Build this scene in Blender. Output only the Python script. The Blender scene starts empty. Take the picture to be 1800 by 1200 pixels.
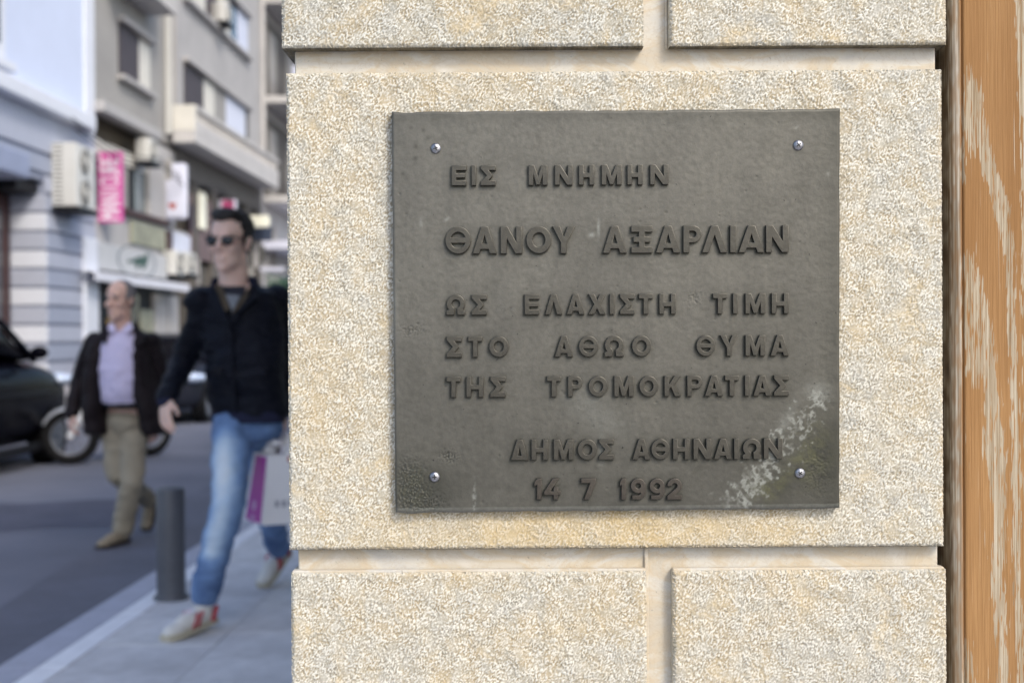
import bpy, bmesh, math, random
import numpy as np
from mathutils import Vector, Matrix
R = math.radians
S = bpy.context.scene
COL = S.collection
random.seed(7); RNG = np.random.default_rng(11)

# ---------------------------------------------------------------- camera, sky, sun, exposure
FPX = 2300.0
CAMZ = 1.30
cd = bpy.data.cameras.new('camera'); cam = bpy.data.objects.new('camera', cd); COL.objects.link(cam)
cd.sensor_width = 36.0; cd.lens = FPX / 1800 * 36; cd.clip_start = .05; cd.clip_end = 3000
CROT = Matrix.Rotation(R(90 - .25), 3, 'X') @ Matrix.Rotation(R(-.35), 3, 'Z')
cam.matrix_world = Matrix.Translation((0, 0, CAMZ)) @ CROT.to_4x4()
cd.dof.use_dof = True; cd.dof.focus_distance = 1.39; cd.dof.aperture_fstop = 5.5; cd.dof.aperture_blades = 0
S.camera = cam
w = bpy.data.worlds.new('World'); S.world = w; w.use_nodes = True
nt = w.node_tree; nt.nodes.clear()
sky = nt.nodes.new('ShaderNodeTexSky'); sky.sky_type = 'NISHITA'; sky.sun_disc = False
SUN_EL, SUN_AZ = 40, 145       # azimuth clockwise from +Y: behind the camera, slightly to its right
sky.sun_elevation = R(SUN_EL); sky.sun_rotation = R(SUN_AZ); sky.air_density = 1.0; sky.dust_density = 2.5; sky.ozone_density = 1.0
bg = nt.nodes.new('ShaderNodeBackground'); bg.inputs[1].default_value = .147
wo = nt.nodes.new('ShaderNodeOutputWorld')
nt.links.new(sky.outputs[0], bg.inputs[0]); nt.links.new(bg.outputs[0], wo.inputs[0])
sl = bpy.data.lights.new('sun', 'SUN'); sl.energy = 1.08; sl.angle = R(12); sl.color = (1, .95, .86)
so = bpy.data.objects.new('sun', sl); COL.objects.link(so)
a, e = R(SUN_AZ), R(SUN_EL)
sd = Vector((math.sin(a) * math.cos(e), math.cos(a) * math.cos(e), math.sin(e)))
so.rotation_euler = sd.to_track_quat('Z', 'Y').to_euler(); so.location = (2, -4, 12)
S.view_settings.view_transform = 'Standard'; S.view_settings.look = 'None'
S.view_settings.gamma = 1; S.view_settings.use_curve_mapping = False; S.view_settings.exposure = .75
S.render.engine = 'CYCLES'
S.cycles.use_denoising = True
S.cycles.max_bounces = 6; S.cycles.diffuse_bounces = 3; S.cycles.glossy_bounces = 3; S.cycles.transmission_bounces = 4
S.cycles.caustics_reflective = False; S.cycles.caustics_refractive = False
S.cycles.sample_clamp_indirect = 5

def ray(px, py):
    return CROT @ Vector(((px - 900) / FPX, -(py - 600) / FPX, -1))
def W(px, py, Y):                       # a point of the photograph at depth Y
    d = ray(px, py); k = Y / d.y
    return Vector((d.x * k, Y, CAMZ + d.z * k))
def G(px, py, z=0.0):                   # a point of the photograph on a level surface
    d = ray(px, py); k = (z - CAMZ) / d.z
    return Vector((d.x * k, d.y * k, z))

# ---------------------------------------------------------------- materials
def lin(c):
    return tuple(((x / 255) / 12.92 if x / 255 <= .04045 else ((x / 255 + .055) / 1.055) ** 2.4) for x in c)
class NT:
    def __init__(s, name):
        s.m = bpy.data.materials.new(name); s.m.use_nodes = True; s.t = s.m.node_tree; s.n = s.t.nodes
        s.b = s.n['Principled BSDF']; s.tc = s.n.new('ShaderNodeTexCoord')
    def link(s, a, b): s.t.links.new(a, b)
    def node(s, t, **k):
        x = s.n.new(t)
        for a, v in k.items(): setattr(x, a, v)
        return x
    def mapping(s, scale=(1, 1, 1), rot=(0, 0, 0), src=None):
        m = s.node('ShaderNodeMapping'); m.inputs['Scale'].default_value = scale; m.inputs['Rotation'].default_value = rot
        s.link(src or s.tc.outputs['Object'], m.inputs[0]); return m.outputs[0]
    def noise(s, scale, detail=3, rough=.55, vec=None, dist=0):
        x = s.node('ShaderNodeTexNoise'); x.inputs['Scale'].default_value = scale; x.inputs['Detail'].default_value = detail
        x.inputs['Roughness'].default_value = rough; x.inputs['Distortion'].default_value = dist
        s.link(vec or s.tc.outputs['Object'], x.inputs['Vector']); return x.outputs['Fac']
    def ramp(s, fac, stops, interp='LINEAR'):
        x = s.node('ShaderNodeValToRGB'); x.color_ramp.interpolation = interp
        el = x.color_ramp.elements
        while len(el) < len(stops): el.new(.5)
        for e_, (p, c) in zip(el, stops):
            e_.position = p; e_.color = (*c, 1) if hasattr(c, '__len__') else (c, c, c, 1)
        s.link(fac, x.inputs[0]); return x.outputs[0]
    def mix(s, f, a, b, mode='MIX'):
        x = s.node('ShaderNodeMix', data_type='RGBA', blend_type=mode)
        for k_, (sock, v) in enumerate(((x.inputs[0], f), (x.inputs[6], a), (x.inputs[7], b))):
            if hasattr(v, 'is_linked') or isinstance(v, bpy.types.NodeSocket): s.link(v, sock)
            elif hasattr(v, '__len__'): sock.default_value = (*v, 1)
            else: sock.default_value = v if k_ == 0 else (v, v, v, 1)
        return x.outputs[2]
    def math(s, op, a, b=0.0, clamp=False):
        x = s.node('ShaderNodeMath', operation=op, use_clamp=clamp)
        for sock, v in ((x.inputs[0], a), (x.inputs[1], b)):
            if isinstance(v, bpy.types.NodeSocket): s.link(v, sock)
            else: sock.default_value = v
        return x.outputs[0]
    def attr(s, name):
        x = s.node('ShaderNodeAttribute', attribute_name=name); return x.outputs['Fac']
    def bump(s, h, strength, dist, prev=None):
        x = s.node('ShaderNodeBump'); x.inputs['Strength'].default_value = strength; x.inputs['Distance'].default_value = dist
        s.link(h, x.inputs['Height'])
        if prev: s.link(prev, x.inputs['Normal'])
        return x.outputs[0]
    def col(s, c):
        if isinstance(c, bpy.types.NodeSocket): s.link(c, s.b.inputs['Base Color'])
        else: s.b.inputs['Base Color'].default_value = (*c, 1)
    def set(s, k, v):
        if isinstance(v, bpy.types.NodeSocket): s.link(v, s.b.inputs[k])
        else: s.b.inputs[k].default_value = v
def simple(name, c, rough=.6, var=.18, scale=3, metal=0, bump=0, bscale=60, spec=.5, coat=0, emit=None, estr=0, trans=0):
    m = NT(name)
    n = m.noise(scale, 5, .6); n2 = m.noise(scale * 9, 3, .6)
    f = m.ramp(m.math('ADD', m.math('MULTIPLY', n, .65), m.math('MULTIPLY', n2, .35)), [(.3, 1 - var), (.7, 1 + var)])
    m.col(m.mix(1.0, c, f, 'MULTIPLY'))
    m.set('Roughness', rough); m.set('Metallic', metal); m.set('Specular IOR Level', spec)
    if coat: m.set('Coat Weight', coat); m.set('Coat Roughness', .05)
    if bump: m.set('Normal', m.bump(m.noise(bscale, 4, .6), bump, .01))
    if emit: m.set('Emission Color', (*emit, 1)); m.set('Emission Strength', estr)
    if trans: m.set('Transmission Weight', trans)
    return m.m

# the rough hammered limestone: pits hold the tan dirt, the deepest also painted shade; crests bare and pale, with painted highlights
m = NT('hammered_limestone')
pit = m.attr('relief')
big = m.noise(7, 4, .6, dist=.6); mid = m.noise(42, 3, .6); mid2 = m.noise(85, 3, .65, m.mapping((1, 1, 1), src=None))
patch = m.math('ADD', m.math('MULTIPLY', big, .45), m.math('MULTIPLY', mid, .55))
pitc = m.ramp(patch, [(.38, (.43, .415, .375)), (.48, (.46, .425, .35)), (.57, (.475, .40, .28)), (.68, (.44, .415, .36))])
cr = m.ramp(m.math('ADD', m.math('MULTIPLY', big, .5), m.math('MULTIPLY', mid2, .5)), [(.38, (.70, .69, .645)), (.55, (.75, .725, .66)), (.68, (.67, .62, .505))])
pitc = m.mix(m.ramp(pit, [(.10, 1), (.34, 0)]), pitc, m.ramp(m.noise(25, 3, .6), [(.4, (.28, .26, .215)), (.6, (.34, .28, .185))]))
pit = m.math('ADD', pit, m.math('MULTIPLY', m.math('SUBTRACT', m.noise(430, 3, .7), .5), 1.0))
c = m.mix(m.ramp(m.math('ADD', pit, m.math('MULTIPLY', m.math('SUBTRACT', m.noise(75, 3, .65), .5), .75)), [(.44, 0), (.80, 1)]), pitc, cr)
oc = m.attr('stain')
c = m.mix(m.math('MULTIPLY', oc, m.ramp(m.noise(30, 4, .7), [(.3, .35), (.65, 1)])), c, m.mix(.30, (.56, .41, .19), c))
dk = m.ramp(m.noise(150, 2, .5), [(.70, 0), (.78, 1)])
c = m.mix(m.math('MULTIPLY', dk, .5), c, (.16, .15, .14))
oi = m.node('ShaderNodeObjectInfo')
c = m.mix(1.0, c, m.ramp(oi.outputs['Random'], [(0, (.87, .88, .86)), (.5, (.94, .94, .905)), (1, (.92, .91, .87))]), 'MULTIPLY')
wp = m.ramp(m.noise(11, 4, .65, dist=1.2), [(.55, 0), (.70, .75)]); c = m.mix(m.math('MULTIPLY', wp, m.ramp(m.noise(130, 3, .6), [(.35, .2), (.6, 1)])), c, (.56, .45, .27))
c = m.mix(m.attr('under_shade_dirt'), c, m.ramp(m.noise(40, 4, .6), [(.35, (.035, .030, .020)), (.65, (.16, .135, .085))]))  # underside dirt and the shade below each block, put into the colour
m.col(c); m.set('Roughness', m.ramp(pit, [(.5, .8), (.8, .45)])); m.set('Specular IOR Level', .5)
m.set('Normal', m.bump(m.noise(420, 3, .7), .38, .0011)); M_STONE = m.m
# smooth honed margin in the joints
m = NT('honed_limestone')
n = m.noise(9, 6, .62, m.mapping((1, 1, 1.7)), dist=1.4)
c = m.ramp(n, [(.32, (.54, .52, .475)), (.44, (.60, .57, .50)), (.52, (.56, .48, .355)), (.58, (.54, .49, .40)), (.72, (.64, .61, .55))])
v = m.ramp(m.noise(22, 5, .7, dist=2.5), [(.47, 0), (.5, .55), (.53, 0)])
c = m.mix(m.math('MULTIPLY', v, .5), c, (.42, .32, .20)); c = m.mix(m.ramp(m.noise(260, 2), [(.66, 0), (.74, .6)]), c, (.25, .23, .2))
m.col(c); m.set('Roughness', .5); m.set('Normal', m.bump(m.noise(120, 4, .6), .2, .001)); M_HONED = m.m
# aged bronze with lime runs, pits and verdigris
m = NT('aged_bronze')
n = m.noise(5.5, 5, .62, dist=.5); n2 = m.noise(60, 4, .7); st = m.noise(1, 5, .65, m.mapping((38, 1, 3.2)))
c = m.ramp(m.math('ADD', m.math('MULTIPLY', n, .6), m.math('MULTIPLY', st, .4)),
           [(.36, (.118, .113, .097)), (.48, (.137, .131, .113)), (.60, (.158, .151, .129)), (.7, (.146, .140, .122))])
c = m.mix(m.math('MULTIPLY', m.ramp(m.noise(170, 4, .7), [(.35, 1), (.6, 0)]), .30), c, (.06, .06, .05))
c = m.mix(m.attr('grime_shade'), c, (.050, .050, .040))
c = m.mix(m.math('MULTIPLY', m.attr('verdigris'), m.ramp(m.noise(70, 4, .7), [(.38, 0), (.6, 1)])), c, (.125, .125, .060))
c = m.mix(m.math('MULTIPLY', m.attr('lime'), m.ramp(m.noise(150, 5, .75, dist=.5), [(.34, .38), (.60, 1)])), c, (.30, .31, .28))
c = m.mix(m.ramp(m.noise(190, 2, .5), [(.735, 0), (.76, .85)]), c, (.02, .02, .018))
m.col(c); m.set('Metallic', .5); m.set('Roughness', m.ramp(n2, [(.3, .38), (.7, .5)]))
b1 = m.bump(m.noise(380, 4, .65), .28, .0006); m.set('Normal', m.bump(m.noise(55, 4, .6), .05, .0012, b1)); M_BRONZE = m.m
def letter_mat(name, lo, hi, top):
    m = NT(name); n = m.noise(45, 4, .65)
    face = m.ramp(n, [(.35, lo), (.6, hi), (.78, top)])
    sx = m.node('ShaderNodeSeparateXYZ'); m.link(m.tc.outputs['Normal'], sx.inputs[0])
    side = m.ramp(sx.outputs[2], [(.25, 1), (.62, 0)])           # flanks of the cast letters darker than their faces
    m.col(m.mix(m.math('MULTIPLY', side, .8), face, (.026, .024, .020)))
    m.set('Metallic', .45); m.set('Roughness', .38); m.set('Normal', m.bump(m.noise(240, 3, .6), .3, .001)); return m.m
M_LETTER = letter_mat('letter_bronze', (.060, .056, .046), (.082, .077, .063), (.17, .16, .135))
M_DATE = letter_mat('date_bronze', (.058, .050, .041), (.080, .070, .058), (.14, .125, .105))
M_SCREW = simple('screw_steel', (.33, .335, .36), .34, .15, 80, 1.0, .2, 300)
M_DARK = simple('screw_recess', (.015, .015, .015), .7)
# weathered oak with bleached latewood
m = NT('weathered_oak')
fi = m.noise(1, 4, .6, m.mapping((1000, 1000, 11))); fi2 = m.noise(1, 3, .6, m.mapping((330, 330, 4)))
wood = m.ramp(m.noise(1, 3, .5, m.mapping((14, 14, 1.1))), [(.35, (.295, .155, .060)), (.5, (.345, .19, .078)), (.65, (.41, .235, .100))])
wood = m.mix(m.math('MULTIPLY', m.ramp(fi, [(.42, 1), (.56, 0)]), .5), wood, (.23, .115, .040))
blea = m.ramp(m.math('ADD', m.math('MULTIPLY', fi, .5), m.math('MULTIPLY', fi2, .5)), [(.36, (.20, .12, .060)), (.45, (.31, .235, .145)), (.54, (.44, .37, .27)), (.68, (.55, .49, .385))])
mask = m.math('ADD', m.attr('bleach'), m.math('MULTIPLY', m.math('SUBTRACT', m.math('ADD', m.math('MULTIPLY', fi, .5), m.math('MULTIPLY', fi2, .5)), .5), 3.4))
mk = m.ramp(mask, [(.34, 0), (.70, 1)])
c = m.mix(mk, wood, blea)
c0_ = c
c = m.mix(m.attr('grey'), c, m.ramp(fi2, [(.36, (.20, .15, .10)), (.5, (.38, .33, .26)), (.62, (.58, .53, .45))]))
c = m.mix(m.attr('gap_shade'), c, (.030, .022, .015))  # jamb side darkened: shade of the gap put into the wood colour
m.col(c); m.set('Roughness', .7); m.set('Specular IOR Level', .2)
m.set('Normal', m.bump(fi, .6, .0014)); M_WOOD = m.m

# ---------------------------------------------------------------- object helpers
def prop(o, label=None, cat=None, group=None, kind=None):
    if label: o['label'] = label
    if cat: o['category'] = cat
    if group: o['group'] = group
    if kind: o['kind'] = kind
    return o
def link(name, me, mat=None, parent=None, loc=None, rz=None):
    o = bpy.data.objects.new(name, me); COL.objects.link(o)
    if mat and len(me.materials) == 0: me.materials.append(mat)
    if parent: o.parent = parent
    if loc is not None: o.location = loc
    if rz is not None: o.rotation_euler = (0, 0, rz)
    return o
def empty(name, loc=(0, 0, 0), rz=0):
    o = bpy.data.objects.new(name, None); COL.objects.link(o); o.location = loc; o.rotation_euler = (0, 0, rz)
    o.empty_display_size = .2; return o
def smooth(me, ang=None):
    me.polygons.foreach_set('use_smooth', [True] * len(me.polygons))
    if ang is not None:
        try: me.set_sharp_from_angle(angle=R(ang))
        except Exception: pass
def bm_mesh(name, bm, sm=None):
    me = bpy.data.meshes.new(name); bm.normal_update(); bm.to_mesh(me); bm.free()
    if sm is not None: smooth(me, sm)
    return me
def bbox(bm, lo, hi, bev=0, seg=2, rot=None):
    lo = Vector(lo); hi = Vector(hi); c = (lo + hi) / 2; d = hi - lo
    mt = Matrix.Translation(c) @ (rot.to_4x4() if rot else Matrix()) @ Matrix.Diagonal((abs(d.x), abs(d.y), abs(d.z), 1))
    r = bmesh.ops.create_cube(bm, size=1, matrix=mt)
    if bev:
        es = list({e_ for v in r['verts'] for e_ in v.link_edges})
        bmesh.ops.bevel(bm, geom=es, offset=bev, segments=seg, affect='EDGES', profile=.6)
def cyl(bm, p0, p1, r0, r1=None, n=16, caps=True):
    p0 = Vector(p0); p1 = Vector(p1); r1 = r0 if r1 is None else r1
    ax = (p1 - p0); L = ax.length; q = ax.to_track_quat('Z', 'Y').to_matrix().to_4x4()
    bmesh.ops.create_cone(bm, cap_ends=caps, segments=n, radius1=r0, radius2=r1, depth=L, matrix=Matrix.Translation((p0 + p1) / 2) @ q)
def ell(bm, c, r, rot=None, n=14):
    mt = Matrix.Translation(c) @ (rot.to_4x4() if rot else Matrix()) @ Matrix.Diagonal((*r, 1))
    bmesh.ops.create_uvsphere(bm, u_segments=n, v_segments=max(6, n // 2 + 2), radius=1, matrix=mt)
def cap(bm, p0, p1, r0, r1=None, n=12):
    r1 = r0 if r1 is None else r1
    cyl(bm, p0, p1, r0, r1, n); ell(bm, p0, (r0,) * 3, n=n); ell(bm, p1, (r1,) * 3, n=n)
def loft(bm, rings, n=24, rot=None, closed=True, power=2.0):
    """rings: (centre, half width, half depth)"""
    rot = rot or Matrix.Identity(3); rows = []
    for c, a_, b_ in rings:
        row = []
        for i in range(n):
            t = 2 * math.pi * i / n; cx, sy = math.cos(t), math.sin(t)
            x = math.copysign(abs(cx) ** (2 / power), cx) * a_; y = math.copysign(abs(sy) ** (2 / power), sy) * b_
            row.append(bm.verts.new(Vector(c) + rot @ Vector((x, y, 0))))
        rows.append(row)
    for A, B in zip(rows, rows[1:]):
        for i in range(n):
            bm.faces.new((A[i], A[(i + 1) % n], B[(i + 1) % n], B[i]))
    if closed: bm.faces.new(rows[0][::-1]); bm.faces.new(rows[-1])
def fuse(name, bm, voxel, sm=4, fac=.6):
    """union of overlapping shapes as one continuous skin"""
    bmesh.ops.recalc_face_normals(bm, faces=bm.faces)
    me = bpy.data.meshes.new('tmp'); bm.to_mesh(me); bm.free()
    o = bpy.data.objects.new('tmp', me); COL.objects.link(o)
    r = o.modifiers.new('r', 'REMESH'); r.mode = 'VOXEL'; r.voxel_size = voxel; r.adaptivity = 0
    s_ = o.modifiers.new('s', 'SMOOTH'); s_.factor = fac; s_.iterations = sm
    dg = bpy.context.evaluated_depsgraph_get(); dg.update()
    out = bpy.data.meshes.new_from_object(o.evaluated_get(dg)); out.name = name
    bpy.data.objects.remove(o); bpy.data.meshes.remove(me)
    smooth(out); return out
def verts_np(me):
    a_ = np.empty(len(me.vertices) * 3, np.float32); me.vertices.foreach_get('co', a_); return a_.reshape(-1, 3)
def normals_np(me):
    a_ = np.empty(len(me.vertices) * 3, np.float32); me.vertices.foreach_get('normal', a_); return a_.reshape(-1, 3)
def set_np(me, co): me.vertices.foreach_set('co', np.ascontiguousarray(co, np.float32).ravel()); me.update()
def add_attr(me, name, vals):
    at = me.attributes.new(name, 'FLOAT', 'POINT'); at.data.foreach_set('value', np.ascontiguousarray(vals, np.float32).ravel())
def grid_mesh(name, P, skirt=None, extra=None):
    """P: (rows, cols, 3) array, row 0 at the bottom; skirt: vector by which the border is carried back"""
    nr, nc = P.shape[:2]; co = P.reshape(-1, 3); idx = np.arange(nr * nc).reshape(nr, nc)
    q = np.stack([idx[:-1, :-1], idx[:-1, 1:], idx[1:, 1:], idx[1:, :-1]], -1).reshape(-1, 4)
    if skirt is not None:
        ring = np.concatenate([idx[0, :], idx[1:, -1], idx[-1, -2::-1], idx[-2:0:-1, 0]])
        n0 = len(co); co = np.concatenate([co, co[ring] + np.array(skirt)])
        k = np.arange(len(ring)); nx = np.roll(k, -1)
        q = np.concatenate([q, np.stack([ring, n0 + k, n0 + nx, ring[nx]], -1)])
    me = bpy.data.meshes.new(name); me.vertices.add(len(co)); me.vertices.foreach_set('co', co.astype(np.float32).ravel())
    me.loops.add(q.size); me.loops.foreach_set('vertex_index', q.astype(np.int32).ravel())
    me.polygons.add(len(q)); me.polygons.foreach_set('loop_start', np.arange(0, q.size, 4, dtype=np.int32))
    me.update(calc_edges=True)
    if extra:
        for k_, v in extra.items():
            v = v.ravel()
            if skirt is not None: v = np.concatenate([v, v[ring]])
            add_attr(me, k_, v)
    return me
def band_noise(nr, nc, step, wl, bw=.5, aniso=1.0, ang=0.0, seed=0):
    """band-limited relief: wavelength wl (m) on a grid of spacing step (m), unit variance"""
    g = np.random.default_rng(seed).standard_normal((nr, nc)); F = np.fft.fft2(g)
    fy = np.fft.fftfreq(nr, step)[:, None]; fx = np.fft.fftfreq(nc, step)[None, :]
    c_, s_ = math.cos(ang), math.sin(ang); u = (fx * c_ + fy * s_) * aniso; v = -fx * s_ + fy * c_
    k = np.sqrt(u * u + v * v) + 1e-9; H = np.exp(-(np.log(k * wl) ** 2) / (2 * bw * bw))
    o = np.fft.ifft2(F * H).real; return o / (o.std() + 1e-9)
def sstep(a_, b_, x): t = np.clip((x - a_) / (b_ - a_), 0, 1); return t * t * (3 - 2 * t)
def wob(nr, nc, scale, seed):             # soft large-scale field, 0..1
    o = band_noise(nr, nc, 1.0, scale, .6, seed=seed); return 1 / (1 + np.exp(-1.5 * o))

# ================================================================ FOREGROUND WALL
YW = 1.400; REC = .0155
ZT = W(1080, 125, YW).z; ZB = W(1080, 963.5, YW).z
XL = W(505.5, 560, YW).x; XR = W(1658, 560, YW).x
wall = prop(empty('stone_wall', (XL, YW, 0)), 'wall of rough hammered cream stone blocks that carries the bronze plaque', 'wall')
def stone_block(x0, x1, z0, z1, step, seed, yoff=0.0, depth=.42, stain=None):
    nc = max(4, int(round((x1 - x0) / step))) + 1; nr = max(4, int(round((z1 - z0) / step))) + 1
    x = np.linspace(x0, x1, nc); z = np.linspace(z0, z1, nr); X, Z = np.meshgrid(x, z)
    if step < .004:
        h = band_noise(nr, nc, step, .0030, .60, 1.5, R(62), seed) * .62 + band_noise(nr, nc, step, .0062, .7, 1.4, R(80), seed + 5) * .42 + band_noise(nr, nc, step, .018, .6, 1.2, 0, seed + 7) * .10
        mod = band_noise(nr, nc, step, .03, .6, seed=seed + 2)
        h = np.tanh(h * (.85 + .22 * mod))
        lw = band_noise(nr, nc, step, .05, .5, seed=seed + 9) * .0004
    else:
        h = np.zeros((nr, nc)); lw = 0
    e_ = np.minimum(np.minimum(X - x0, x1 - X), np.minimum(Z - z0, z1 - Z))
    m_ = sstep(.0005, .0045, e_)
    chip = wob(nr, nc, .016 / max(step, .004), seed + 13) if step < .004 else .5
    edge = (.0016 + .0026 * chip) * (1 - sstep(0, .0018 + .0030 * chip, e_))
    Y = YW + yoff - (h * .00068 + lw) * m_ + edge
    P = np.stack([X, Y, Z], -1)
    st = np.zeros_like(X)
    if stain is not None: st = stain(X, Z)
    rel = np.clip(.5 + h * .5 * m_ + (1 - m_) * .08, 0, 1)
    me = grid_mesh('stone_block', P - np.array([XL, YW, 0]), (0, depth, 0), {'relief': rel, 'stain': np.clip(st, 0, 1), 'under_shade_dirt': 1.0 * (Z <= z0 + 1e-6)})
    smooth(me, 55)
    return link('stone_block', me, M_STONE, wall)
pxs = lambda x: W(x, 560, YW).x
pz = lambda y, x=1080: W(x, y, YW).z
def gs(x, z, cx, cz, sx, sz): return np.exp(-((x - cx) / sx) ** 2 - ((z - cz) / sz) ** 2)
def stain_main(X, Z):
    s_ = .85 * gs(X, Z, pxs(930), pz(930), .14, .026) + .8 * gs(X, Z, pxs(1190), pz(930), .15, .030) + .5 * gs(X, Z, pxs(700), pz(955), .06, .012)
    s_ += .30 * gs(X, Z, pxs(800), pz(155), .08, .02) + .25 * gs(X, Z, pxs(1570), pz(700), .03, .10) + .35 * gs(X, Z, pxs(560), pz(760), .02, .10)
    return s_
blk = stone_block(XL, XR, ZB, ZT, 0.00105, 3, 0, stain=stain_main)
ZU = pz(82.5); ZU2 = ZU + (ZT - ZB)
ZL = pz(1004); ZL2 = ZL - (ZT - ZB)
jx0, jx1 = pxs(1134), pxs(1180)
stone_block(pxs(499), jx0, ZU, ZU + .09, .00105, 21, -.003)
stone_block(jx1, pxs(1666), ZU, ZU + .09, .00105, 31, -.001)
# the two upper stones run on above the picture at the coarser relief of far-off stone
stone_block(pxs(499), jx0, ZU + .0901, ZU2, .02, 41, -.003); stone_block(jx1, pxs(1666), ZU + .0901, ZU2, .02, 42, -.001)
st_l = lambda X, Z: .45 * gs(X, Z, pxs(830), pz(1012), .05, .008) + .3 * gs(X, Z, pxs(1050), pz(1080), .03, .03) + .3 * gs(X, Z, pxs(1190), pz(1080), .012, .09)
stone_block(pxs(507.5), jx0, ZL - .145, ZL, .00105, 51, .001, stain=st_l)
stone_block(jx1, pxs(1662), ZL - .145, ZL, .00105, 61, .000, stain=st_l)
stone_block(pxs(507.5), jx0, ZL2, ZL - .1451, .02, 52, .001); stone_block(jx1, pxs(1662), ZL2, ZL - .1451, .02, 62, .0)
# courses out of the picture
H = ZT - ZB; J = ZB - ZL
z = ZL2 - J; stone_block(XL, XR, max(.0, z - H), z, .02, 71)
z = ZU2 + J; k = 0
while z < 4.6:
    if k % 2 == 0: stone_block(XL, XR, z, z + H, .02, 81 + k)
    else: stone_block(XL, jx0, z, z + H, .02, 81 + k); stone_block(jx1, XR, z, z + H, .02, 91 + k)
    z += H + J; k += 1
ZTOP = z
# core: the honed recessed joints
JL = pxs(517); JR = pxs(1654.5)
bm = bmesh.new(); bbox(bm, (JL - XL, REC, 0), (JR - XL, .419, ZTOP), .0015, 1)
core = link('joint_bed', bm_mesh('joint_bed', bm), M_HONED, wall)
# honed fillets along the bottom of the joints (the sawn top margin of each stone below)
for (x0, x1, zz) in ((pxs(509), jx0 - .0005, ZL), (jx1 + .0005, pxs(1660), ZL)):
    bm = bmesh.new(); bbox(bm, (x0 - XL, .004, zz - .004), (x1 - XL, REC - .0005, zz + .0022), .001, 1)
    link('sawn_margin', bm_mesh('sawn_margin', bm), M_HONED, wall)
# slim mortar rib beside the lower and upper upright joints
bm = bmesh.new(); bbox(bm, (jx0 - XL - .001, .012, ZL2), (jx0 - XL + .0035, REC - .001, ZB - .0006), .0008, 1); link('mortar_rib', bm_mesh('mortar_rib', bm), M_HONED, wall)
bm = bmesh.new(); bbox(bm, (jx1 - XL - .0035, .013, ZU - .0003), (jx1 - XL - .0006, REC - .001, ZU2), .0008, 1); link('mortar_rib', bm_mesh('mortar_rib', bm), M_HONED, wall)

# the building that this wall end belongs to: flank behind it and front running up the street
THETA = math.atan(50 / FPX)
M_RENDER = simple('cream_render', (.50, .45, .37), .8, .12, 2, bump=.3)
hb = empty('corner_building', (XL, YW + .43, 0))
prop(hb, 'cream rendered corner building behind the stone wall', 'building')
bm = bmesh.new(); bbox(bm, (.012, .003, 0), (3.2, 16, 5.4)); link('body', bm_mesh('body', bm), M_RENDER, hb)
bm = bmesh.new(); bbox(bm, (-.10, -.05, 5.4), (3.3, 16.1, 5.65), .02); link('cornice', bm_mesh('cornice', bm), M_HONED, hb)
for i in range(3):
    bm = bmesh.new(); y0 = 2.4 + i * 5
    bbox(bm, (-.02, y0, 2.6), (.011, y0 + 1.5, 4.7), .004); link('window', bm_mesh('window', bm), simple('dark_glass', (.03, .04, .05), .1), hb)

# ================================================================ PLAQUE
YP = YW - .011
C00, C10, C11, C01 = W(695, 901.5, YP), W(1475.5, 893.5, YP), W(1476.5, 191.5, YP), W(688, 197, YP)
step = .0010; nc = 480; nr = 430
u = np.linspace(0, 1, nc)[None, :]; v = np.linspace(0, 1, nr)[:, None]
def bil(u, v): return ((1 - u) * (1 - v))[..., None] * np.array(C00) + (u * (1 - v))[..., None] * np.array(C10) + (u * v)[..., None] * np.array(C11) + ((1 - u) * v)[..., None] * np.array(C01)
U, V = np.broadcast_arrays(u, v); P = bil(U, V)
PXg = 688 + U * 788 + (1 - V) * 4; PYg = 897 - V * 703          # the same surface in photograph units, for the wear
rg = np.random.default_rng(5)
edge = np.minimum(np.minimum(U, 1 - U) * .48, np.minimum(V, 1 - V) * .43)
h = band_noise(nr, nc, step, .10, .5, seed=1) * .00006 + band_noise(nr, nc, step, .012, .5, seed=2) * .00003
# pitted casting flaws
pits = band_noise(nr, nc, step, .0042, .75, seed=8)
def blob(cx, cy, sx, sy, a=0):
    dx, dy = PXg - cx, PYg - cy; c_, s_ = math.cos(a), math.sin(a)
    return np.exp(-((dx * c_ + dy * s_) / sx) ** 2 - ((-dx * s_ + dy * c_) / sy) ** 2)
zone = blob(718, 842, 30, 40) + .75 * blob(742, 880, 40, 22) + .7 * blob(787, 798, 18, 14) + .55 * blob(722, 576, 30, 12) + .5 * blob(1222, 524, 16, 14) + .45 * blob(1440, 830, 28, 50) + .35 * blob(1272, 376, 12, 10)
pd = sstep(.55, 1.3, pits * .8 + zone * 1.5 - .25) * np.clip(zone * 1.4, 0, 1)
h = h - pd * .0007
for i in range(46):                       # single pinholes
    cx, cy = rg.uniform(700, 1465), rg.uniform(205, 885); h = h - .0004 * blob(cx, cy, rg.uniform(1.2, 2.2), rg.uniform(1.0, 1.8))
    pd = np.maximum(pd, .6 * blob(cx, cy, 2.2, 1.8))
lw_ = band_noise(nr, nc, step, .06, .5, seed=33) * .0004
h = h * sstep(0, .004, edge); drop = .0011 * (1 - sstep(0, .0019, edge))
P = P.copy(); P[..., 1] += -h + drop
bord = (1 - sstep(0, .006, edge))
P[..., 2] += bord * lw_ * .9; P[..., 0] += bord * lw_ * .4
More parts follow.
